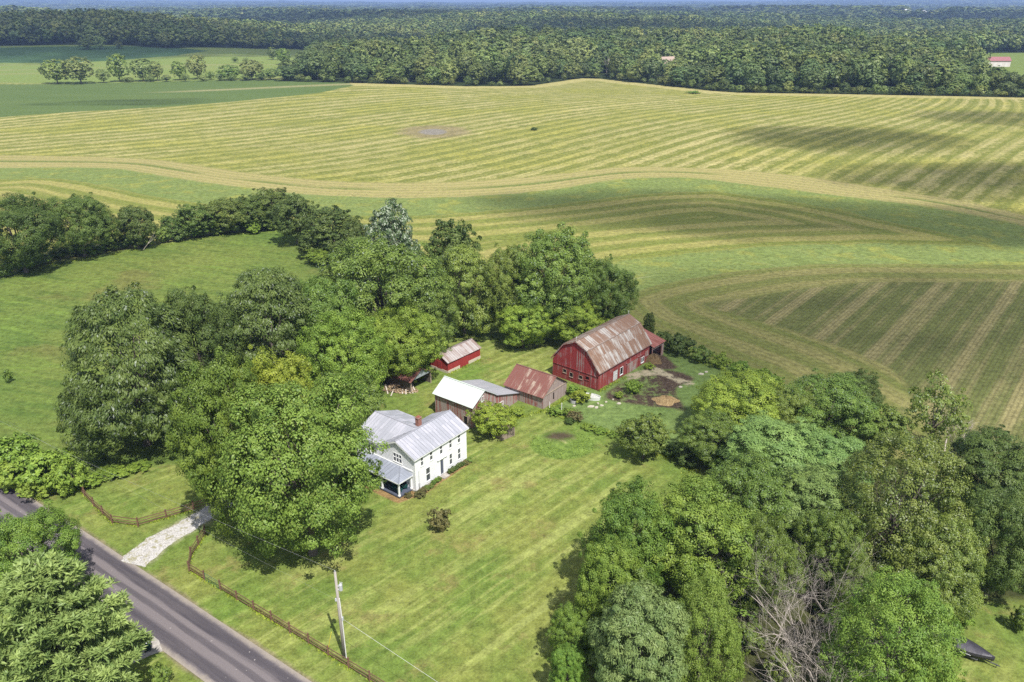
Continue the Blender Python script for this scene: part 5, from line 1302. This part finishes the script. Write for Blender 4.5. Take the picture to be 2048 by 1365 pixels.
# ------------------------------------------------------------------ bare trees
def bare(name, px, py, label, H, seed, lean=(0, 0), spread=.8, depth=6, r0=.16, stems=5):
    x, y = G(px, py); r = random.Random(seed); tr_, br = MB(), MB()
    def grow(p, d, L, rad, k):
        pts = [p]; q = p.copy(); dd = d.copy()
        for i in range(3):
            dd = (dd+Vector((r.uniform(-1, 1), r.uniform(-1, 1), r.uniform(-.6, .7)))*.14).normalized(); q = q+dd*L/3; pts.append(q.copy())
        (tr_ if k == depth else br).tube(pts, [rad, rad*.85, rad*.7, rad*.55], 6 if k > 3 else 4 if k > 1 else 3, False)
        if k <= 0: return
        for j in range(r.choice((2, 3, 3)) if k > 1 else 4):
            b = pts[r.choice((1, 2, 3, 3))]; nd = (dd+Vector((r.uniform(-1, 1), r.uniform(-1, 1), r.uniform(-.5, .8)))*spread).normalized()
            grow(b, nd, L*r.uniform(.62, .84), rad*.56, k-1)
    for i in range(stems):
        a = 6.28*i/stems+r.uniform(-.4, .4)
        d = Vector((math.cos(a)*.55+lean[0], math.sin(a)*.55+lean[1], .8)).normalized()
        grow(Vector((math.cos(a)*.25, math.sin(a)*.25, -.1)), d, H*.36, r0*r.uniform(.7, 1.1), depth)
    e = empty(name, (x, y, float(gz(x, y))), 0, label, 'tree'); tr_.build('trunk', palebark, e, True); br.build('branches', palebark, e); return e
bare('bare_tree', 1592, 1290, 'bare grey dead tree with a tangle of fine branches in the bottom wood', 13.5, 4, (-.25, -.05), .9, 6, .085, 6)
bare('bare_tree', 1660, 1420, 'bare grey dead limbs reaching in from the bottom edge, right of the bluish locust', 11.0, 9, (-.6, .1), .8, 6, .09, 4)
bare('bare_tree', 1892, 905, 'bare pale limbs spreading right of the half dead tree', 7.5, 12, (.45, .1), .8, 4, .16, 3)
bare('bare_tree', 1840, 900, 'thin bare grey twigs rising left of the half dead tree', 8., 15, (-.1, .1), .6, 4, .07, 2)
bare('bare_tree', 285, 500, 'bare dead stem standing in the hedgerow by the meadow', 7.0, 21, (.05, 0), .3, 3, .12, 1)
bare('bare_tree', 1725, 1120, 'pale dead stem standing against the dark inside of the wood', 8.5, 23, (0, 0), .5, 4, .1, 2)

# ------------------------------------------------------------------ trees in the distance
def far_mesh(name, seed, mat, nq, s, R=7., H=20., col=False, trunk=True):
    r = np.random.default_rng(seed)
    L = [(np.array([0, 0, H*.55]), R*.62, H*.43)] if col else [(np.array([0, 0, H*.57]), R*.90, H*.40)]
    L += [(np.array([R*.55*math.cos(i*2.4)*q, R*.55*math.sin(i*2.4)*q, H*(.52+.30*z)]), R*r.uniform(.40, .52), R*.48) for i in range(7) for z in [1-1.6*(i+.5)/7] for q in [math.sqrt(max(.05, 1-z*z))]]
    per = 9; V, v = crown_arrays(L, nq//per, per, s, 1., r, 1.25, 1., .30, False, .88, .40, .85, .22)
    k = nq//8; P = np.array([[0, 0, H*.45]])+unit(r.normal(size=(k, 3)))*np.array([R*.5, R*.5, H*.32])*r.uniform(.4, 1, (k, 1)); V = np.concatenate([V, quads(P, unit(r.normal(size=(k, 3))), s*1.5, 1., r)]); v = np.concatenate([v, r.random(k)*.3])
    n0 = len(V)
    if trunk:
        q = []
        for i in range(4):
            a, b = i*math.pi/2, (i+1)*math.pi/2; c, d = np.array([math.cos(a), math.sin(a), 0]), np.array([math.cos(b), math.sin(b), 0])
            q.append([c*.4-[0, 0, .8], d*.4-[0, 0, .8], d*.18+[0, 0, H*.5], c*.18+[0, 0, H*.5]])
        V = np.concatenate([V, np.array(q)]); v = np.concatenate([v, np.zeros(4)])
    m = quads_mesh(name, V, v, [LM[mat], bark])
    if trunk: m.polygons.foreach_set('material_index', np.r_[np.zeros(n0, np.int32), np.ones(4, np.int32)])
    return m
FAR = [far_mesh('wood_tree', 100+i, ('wood1', 'wood2', 'wood3')[i % 3], 1500, .62, col=(i in (3, 7))) for i in range(9)]

# the row of trees between the far fields
RT = [((110,120,52,168),'wide round tree at the left end of the field row'),((157,116,56,168),'biggest broad tree, second from left in the field row'),((205,140,25,166),'short tree between the broad tree and the tall narrow one in the field row'),
 ((235,109,38,164),'tall narrow tree in the left half of the field row'),((283,119,44,163),'broad tree in the middle of the field row'),((312,124,30,162),'smaller tree touching the broad middle one in the field row'),((357,124,30,161),'dark tree left of the dense oval one in the field row'),
 ((392,112,36,159),'dense dark oval tree in the field row'),((420,144,18,160),'small bush tree right of the dense oval one in the field row'),((458,131,42,160),'dark tree at the start of the right clump in the field row'),((502,122,46,160),'rounded pale tree at the right clump of the field row'),
 ((540,138,34,160),'low tree joining the field row to the wood'),((172,79,30,99),'left tree of the distant pair in the corn field'),((199,72,24,99),'right, taller tree of the distant pair in the corn field'),((236,82,18,98),'lone small dark tree right of the distant pair'),
 ((470,115,14,125),'left of two tiny trees in the pale green field'),((491,116,10,124),'right, smaller of two tiny trees in the pale green field'),((545,95,20,120),'dark small tree at the left of the wood corner'),((566,98,28,130),'tree with bare top at the wood corner'),((401,110,14,122),'small tree peeping over the dense oval one')]
for i, ((cx, top, w, base), lab) in enumerate(RT):
    x, y, R, H = fit_tree(cx, top, w, base, .05)
    o = bpy.data.objects.new('broadleaf_tree', FAR[(i*4+1) % 9]); C.objects.link(o); o.location = (x, y, float(gz(x, y))); o.scale = (R/7, R/7, H/20); o.rotation_euler.z = i*1.7
    o.material_slots[0].link = 'OBJECT'; o.material_slots[0].material = LM[('mid', 'wood2', 'wood1')[i % 3]]
    tag(o, lab, 'tree', 'trees in the row between the far fields')
for i in range(9):
    px = 260+i*34+random.uniform(-10, 10); py = np.interp(px, [200, 560], [165.5, 160.5]); x, y, R, H = fit_tree(px, py-random.uniform(9, 15), random.uniform(16, 26), py, .02)
    o = bpy.data.objects.new('bush', FAR[i]); C.objects.link(o); o.location = (x, y, float(gz(x, y))); o.scale = (R/7, R/7, H/20); tag(o, 'low bush under the tree row between the far fields', 'bush', 'low bushes under the far tree row')

# the wood: nearest trees one by one, the rest as one mass
def wood_points():
    r = np.random.default_rng(11); out = []; d = 520.
    while d < 15000:
        sp = max(15.5, d*.0090); n = int(1.36*d/sp)
        a = (np.arange(n)+r.uniform(-.45, .45, n))/n*1.36-.68; dd = d+r.uniform(-.5, .5, n)*sp
        out.append(np.stack([np.sin(a)*dd, np.cos(a)*dd, np.full(n, sp)], 1)); d += sp
    p = np.concatenate(out); x, y = p[:, 0], p[:, 1]
    s = sdist(x, y, np.asarray(ZONES['zFor'])); c = np.max([sdist(x, y, P) for P in CLEAR], axis=0)
    fbx, fby = fb.location.x, fb.location.y
    k = (s > 3.5) & (c < -4) & (np.hypot(x-fbx, y-fby) > 26)
    k &= ~((np.abs(x-G(1332,152)[0]) < 13) & (y > G(1332,152)[1]-30) & (y < G(1332,152)[1]+14))
    return p[k], s[k]
WP, WS = wood_points()
o_ = np.argsort(np.hypot(WP[:, 0], WP[:, 1])); WP, WS = WP[o_], WS[o_]
NI = 215
vis = np.abs(np.arctan2(WP[:, 0], WP[:, 1])) < .60
near_i = np.where(vis & (WS < 45))[0][:NI]
def patch(x, y): return 1.1*np.sin(x/95+1.3)*np.cos(y/120)+.7*np.sin((x+y)/47)+.5*np.sin(x/310-y/520)
r_ = np.random.default_rng(5)
for n, i in enumerate(near_i):
    x, y, sp = WP[i]; mi = int(np.clip(1.2+patch(x, y)*.55+r_.normal(0, .7), 0, 2.99)); mi = (2, 0, 1)[mi]
    k = [j for j in range(9) if j % 3 == mi][r_.integers(3)]
    o = bpy.data.objects.new('broadleaf_tree', FAR[k]); C.objects.link(o); h = r_.uniform(.75, 1.25)*(.7 if WS[i] < 8 else 1); w = r_.uniform(.95, 1.4)
    if x > 330 and y < 800: h *= .66; w *= .8
    o.location = (x, y, float(gz(x, y))); o.scale = (w, w, h); o.rotation_euler.z = r_.uniform(0, 6.28)
    tag(o, 'broadleaf tree standing along the front of the dense wood beyond the hay field', 'tree', 'trees along the front of the wood')
for i, px in enumerate(np.arange(600, 2060, 16.)):
    e = np.array(FRONT[8:]); py = float(np.interp(px, e[:, 0], e[:, 1]))-.3
    if i % 3 == 2 and px < 1300: continue
    x, y = G(px, py); o = bpy.data.objects.new('bush', FAR[i % 9]); C.objects.link(o); s = r_.uniform(.28, .5); o.location = (x, y+1, float(gz(x, y))); o.scale = (s*1.2, s*1.2, s*r_.uniform(.6, 1.)); o.rotation_euler.z = i
    tag(o, 'low bush at the foot of the dense wood along the hay field edge', 'bush', 'bushes along the foot of the wood')
for px, py, H, lab in ((868,160,19,'pale bare tree in the front of wood, left'),(1213,150,20,'pale bare crown in the wood, right of the field dip'),(708,160,15,'thin pale dead stem at the left of the wood front'),(1690,178,15,'bare grey tree in the wood front on the right')):
    x, y = G(px, py); m = MB(); rr = random.Random(px)
    def gr(p, d, L, rad, k):
        q = p+d*L; m.tube([p, p.lerp(q, .5)+Vector((rr.uniform(-.1,.1),0,0)), q], [rad, rad*.8, rad*.6], 4, False)
        if k: 
            for j in range(3): gr(p.lerp(q, rr.uniform(.55, 1)), (d+Vector((rr.uniform(-1,1),rr.uniform(-1,1),rr.uniform(-.2,.7)))*.7).normalized(), L*.62, rad*.6, k-1)
    gr(Vector((0,0,-.5)), Vector((0,0,1)), H*.42, .42, 4); o = m.build('bare_tree', palebark, None, False, (x, y, float(gz(x, y)))); tag(o, lab, 'tree')

rest = np.setdiff1d(np.arange(len(WP)), near_i); Q = WP[rest]; nq = len(Q)
dq = np.hypot(Q[:, 0], Q[:, 1]); pq = patch(Q[:, 0], Q[:, 1])+.8*np.sin(Q[:, 1]/700+Q[:, 0]/1500)
pick = np.clip(1.2+pq*.55+r_.normal(0, .6, nq), 0, 2.99).astype(int); pick = np.array([2, 0, 1])[pick]
lod = np.where(dq < 1150, 0, np.where(dq < 2600, 1, 2)); sc = Q[:, 2]/15.5*1.5
me = bpy.data.meshes.new('wood'); me.vertices.add(nq)
me.vertices.foreach_set('co', np.stack([Q[:, 0], Q[:, 1], gz(Q[:, 0], Q[:, 1])], 1).astype(np.float32).ravel())
hz = np.where((Q[:, 0] > 330) & (Q[:, 1] < 800), .66, 1.)*r_.uniform(.66, 1.4, nq)*np.where(dq > 2600, 1.0, 1.)
for nm, ty, arr in (('pick', 'INT', (lod*6+pick*2+r_.integers(0, 2, nq)).astype(np.int32)), ('rotz', 'FLOAT', r_.uniform(0, 6.28, nq).astype(np.float32))):
    a = me.attributes.new(nm, ty, 'POINT'); a.data.foreach_set('value', arr)
a = me.attributes.new('scl', 'FLOAT_VECTOR', 'POINT'); w_ = r_.uniform(.7, 1.15, nq)*sc
a.data.foreach_set('vector', np.stack([w_, w_, hz*np.where(sc > 1, sc**.12, 1)], 1).astype(np.float32).ravel())
wood = bpy.data.objects.new('wood', me); C.objects.link(wood); tag(wood, 'dense broadleaf wood and wooded plain stretching to the horizon', 'wood', None, 'stuff')
tp = []
for l, (n_, s_) in enumerate(((1000, .78), (380, 1.25), (150, 2.1))):
    for mi in range(3):
        for v_ in range(2):
            tp.append(bpy.data.objects.new(f'wood_tree_{l}{mi}{v_}', far_mesh('wood_tree_far', 200+l*10+mi*2+v_, ('wood1', 'wood2', 'wood3')[mi], n_, s_, col=(v_ == 1 and mi == 1), trunk=(l == 0))))
ng = bpy.data.node_groups.new('scatter_wood', 'GeometryNodeTree')
ng.interface.new_socket('Geometry', in_out='INPUT', socket_type='NodeSocketGeometry'); ng.interface.new_socket('Geometry', in_out='OUTPUT', socket_type='NodeSocketGeometry')
gi, go = ng.nodes.new('NodeGroupInput'), ng.nodes.new('NodeGroupOutput'); jn = ng.nodes.new('GeometryNodeGeometryToInstance')
for o in reversed(tp):
    oi = ng.nodes.new('GeometryNodeObjectInfo'); oi.inputs['Object'].default_value = o; ng.links.new(oi.outputs['Geometry'], jn.inputs[0])
ip = ng.nodes.new('GeometryNodeInstanceOnPoints'); ip.inputs['Pick Instance'].default_value = True
def nattr(n, ty):
    q = ng.nodes.new('GeometryNodeInputNamedAttribute'); q.data_type = ty; q.inputs['Name'].default_value = n; return q.outputs['Attribute']
ng.links.new(gi.outputs[0], ip.inputs['Points']); ng.links.new(jn.outputs[0], ip.inputs['Instance']); ng.links.new(nattr('pick', 'INT'), ip.inputs['Instance Index'])
cx_ = ng.nodes.new('ShaderNodeCombineXYZ'); ng.links.new(nattr('rotz', 'FLOAT'), cx_.inputs[2]); ng.links.new(cx_.outputs[0], ip.inputs['Rotation']); ng.links.new(nattr('scl', 'FLOAT_VECTOR'), ip.inputs['Scale'])
ng.links.new(ip.outputs[0], go.inputs[0])
wood.modifiers.new('scatter', 'NODES').node_group = ng

# leafy growth of the vegetable ring in the lawn
r = np.random.default_rng(3); cx, cy = G(1125, 890); n = 1100
a, f = r.uniform(0, 6.28, n), np.sqrt(r.uniform(.12, 1, n)); P = np.stack([cx+5.0*f*np.cos(a), cy+4.4*f*np.sin(a), r.uniform(.02, .22, n)], 1)
bedc = np.array(G(1116, 872)); k = ((P[:, 0]-bedc[0])/3.0)**2+((P[:, 1]-bedc[1])/1.7)**2 > 1
P = P[k]; gp_ = bpy.data.objects.new('garden_plants', quads_mesh('garden_plants', quads(P, unit(r.normal(size=P.shape)*.5+[0, 0, 1]), .09, 1.2, r), r.random(len(P)), [LM['shrub']])); C.objects.link(gp_)
tag(gp_, 'low green vegetable growth in the round bed in the lawn', 'plants', None, 'stuff')

# taller grass left by the mower along fences, walls and the hedge foot
def tall_grass():
    r = np.random.default_rng(9); P = []
    def along(pts, n, w, world=False):
        W = np.array(pts if world else [G(*p) for p in pts]); L = np.r_[0, np.cumsum(np.linalg.norm(np.diff(W, axis=0), axis=1))]
        s_ = r.uniform(0, L[-1], n); c = np.sin(s_*1.7)+np.sin(s_*.61+1); k = c+r.normal(0, .7, n) > -.5
        q = np.stack([np.interp(s_, L, W[:, 0]), np.interp(s_, L, W[:, 1])], 1)+r.normal(0, w, (n, 2)); P.append(q[k])
    along([(152,973),(188,1013),(225,1047),(277,1054),(388,1021)], 700, .16); along([(411,1070),(383,1114),(379,1143),(740,1363),(800,1400)], 1500, .16)
    along([(1095,822),(1140,842),(1180,856),(1240,872),(1300,905),(1380,930)], 1500, .45); along([(1030,838),(1088,822),(1135,798)], 500, .25)
    along([(870,830),(905,848)], 300, .2); along([(896,750),(962,720)], 260, .2); along([(1198,783),(1250,756)], 350, .3)
    along([(1380,935),(1340,1040),(1240,1130),(1190,1230),(1110,1330)], 1200, .8); along([(0,562),(100,530),(250,506),(450,470),(560,464)], 900, .7); along([(1320,690),(1400,722),(1470,748),(1550,785)], 900, .5)
    x, y = np.concatenate(P).T; n = len(x); h = r.uniform(.12, .34, n)
    Q = np.stack([x, y, gz(x, y)+h*.45], 1); V = quads(Q, unit(r.normal(size=(n, 3))*[1, 1, .3]+[0, 0, .35]), .13, 1.5, r, np.tile([0, 0, 3.], (n, 1)))
    o = bpy.data.objects.new('tall_grass', quads_mesh('tall_grass', V, r.random(n), [LM['yellow']])); C.objects.link(o); tag(o, 'uncut grass along fences, walls and hedge feet', 'grass', None, 'stuff')
tall_grass()

# ------------------------------------------------------------------ clouds above (outside the picture), whose shade lies on the land
def cloud_mat(den):
    k = NT('cloud'); P = k.obj(); x, y, z = k.xyz(P)
    rr = k.math('SQRT', k.add(k.mul(x, x), k.mul(y, y))); W = k.pos()
    n = k.noise(W, .022, 5, .6)
    al = k.step(k.add(k.sub(1., rr), k.mul(k.sub(n, .5), 1.6)), .0, .5)
    d = k.n('ShaderNodeBsdfDiffuse', {'Color': (.85, .86, .9, 1)}); t = k.n('ShaderNodeBsdfTransparent')
    m = k.n('ShaderNodeMixShader', [k.mul(al, den), t.outputs[0], d.outputs[0]]); k.t.links.new(m.outputs[0], k.out.inputs[0]); return k.m
cm_, cm2_ = cloud_mat(.34), cloud_mat(.52)
def cloud(px, py, rx, ry, label, h=900., rz=0., mt=None):
    x, y = G(px, py); t = h/SUN[2]; m = MB(); n, kk = 32, 8
    def pt(i, j):
        a = 2*math.pi*i/n; b = math.pi*(j/kk-.5); w = 1+.14*math.sin(3*a+px)+.08*math.sin(5*a+py)
        return (w*math.cos(b)*math.cos(a), w*math.cos(b)*math.sin(a), math.sin(b)*(1+.2*math.sin(4*a)))
    for i in range(n):
        for j in range(kk): m.poly((pt(i,j),pt(i+1,j),pt(i+1,j+1),pt(i,j+1)))
    o = m.build('cloud', mt or cm_, None, True, (x+SUN[0]*t, y+SUN[1]*t, h), rz); o.scale = (rx, ry, 22.); tag(o, label, 'cloud', None, 'structure')
cloud(240, 74, 900, 360, 'broad thin cloud whose shade darkens the far left woods', 1400., 0., cm2_)
cloud(1610, 438, 135, 34, 'small cloud shading the contour strips', 900., -.2, cm2_)
cloud(1690, 275, 75, 46, 'small cloud shading the striped field at right', 900., .2, cm2_)
cloud(1930, 355, 62, 34, 'cloud patch shading the right end of the striped field', 900., .3, cm2_)
cloud(1985, 235, 50, 40, 'cloud patch shading the far right of the striped field', 900., .1)
cloud(270, 205, 75, 16, 'thin cloud strip shading the corn field', 900., .3)
cloud(1760, 640, 95, 42, 'thin cloud shading the rowed field', 900., .2)
cloud(800, 98, 150, 95, 'added cloud shading the nearest dip of the wood', 1200., .1, cm2_)  # added out of view to lay a dark band on the wood
cloud(1290, 67, 520, 170, 'cloud bank shading the middle of the wooded plain', 1400., .05, cm2_)
cloud(1900, 48, 700, 260, 'added cloud bank shading the right of the wooded plain', 1500., 0., cm2_)  # this bank and the next two are added to darken the far plain
cloud(700, 42, 1100, 420, 'added cloud bank shading the left of the wooded plain', 1500., 0., cm2_)
cloud(1300, 27, 2600, 700, 'added far cloud bank shading the plain near the horizon', 1500., 0., cm2_)

# ------------------------------------------------------------------ air
hz = MB(); hz.box((-30000, -900, -60), (30000, 30000, 330)); hk = NT('air')
hv = hk.n('ShaderNodeVolumePrincipled', {'Color': (.40, .58, 1., 1), 'Density': .0001, 'Anisotropy': .0})
hk.t.links.new(hv.outputs[0], hk.out.inputs['Volume']); ho = hz.build('haze', hk.m); tag(ho, 'pale blue summer haze over the land', 'haze', None, 'stuff')

# ------------------------------------------------------------------ sky, sun, camera
w = bpy.data.worlds.new('World'); bpy.context.scene.world = w; w.use_nodes = True; t = w.node_tree; t.nodes.clear()
sk = t.nodes.new('ShaderNodeTexSky'); sk.sky_type = 'NISHITA'; sk.sun_disc = False; sk.sun_elevation = SUN_EL; sk.sun_rotation = math.atan2(SUN_H[0], SUN_H[1]); sk.altitude = 250
bg = t.nodes.new('ShaderNodeBackground'); bg.inputs[1].default_value = .09
tc = t.nodes.new('ShaderNodeTexCoord'); mp = t.nodes.new('ShaderNodeMapping'); mp.inputs['Scale'].default_value = (2.2, 2.2, 22.)
nz = t.nodes.new('ShaderNodeTexNoise'); nz.inputs['Scale'].default_value = 2.3; nz.inputs['Detail'].default_value = 6
rp = t.nodes.new('ShaderNodeMapRange'); rp.interpolation_type = 'SMOOTHSTEP'; rp.inputs[1].default_value = .44; rp.inputs[2].default_value = .60; rp.inputs[4].default_value = .9
mx = t.nodes.new('ShaderNodeMix'); mx.data_type = 'RGBA'; mx.inputs[7].default_value = (9., 9.2, 9.8, 1)
t.links.new(tc.outputs['Generated'], mp.inputs[0]); t.links.new(mp.outputs[0], nz.inputs['Vector']); t.links.new(nz.outputs[0], rp.inputs[0]); t.links.new(rp.outputs[0], mx.inputs['Factor'])
t.links.new(sk.outputs[0], mx.inputs[6]); t.links.new(mx.outputs[2], bg.inputs[0])
ow = t.nodes.new('ShaderNodeOutputWorld'); t.links.new(bg.outputs[0], ow.inputs[0])
sl = bpy.data.lights.new('sun', 'SUN'); sl.energy = 5.0; sl.angle = R_(.5); sl.color = (1., .965, .905)
so = bpy.data.objects.new('sun', sl); C.objects.link(so); so.location = (0, -50, 120); so.rotation_euler = Vector(SUN).to_track_quat('Z', 'Y').to_euler()
cd = bpy.data.cameras.new('camera'); cd.sensor_width = 36.; cd.lens = 36*FPX/2048; cd.clip_start = .5; cd.clip_end = 60000
co = bpy.data.objects.new('camera', cd); C.objects.link(co); co.location = (0, 0, CAMH); co.rotation_euler = (math.pi/2-PITCH, 0, 0)
S = bpy.context.scene; S.camera = co
S.view_settings.view_transform = 'Standard'; S.view_settings.look = 'None'; S.view_settings.exposure = .47; S.view_settings.gamma = 1; S.view_settings.use_curve_mapping = False
S.cycles.use_denoising = False; S.cycles.max_bounces = 6; S.cycles.diffuse_bounces = 3; S.cycles.transparent_max_bounces = 12; S.cycles.volume_bounces = 0
print('WOOD', nq, 'FIT', FITLOG)
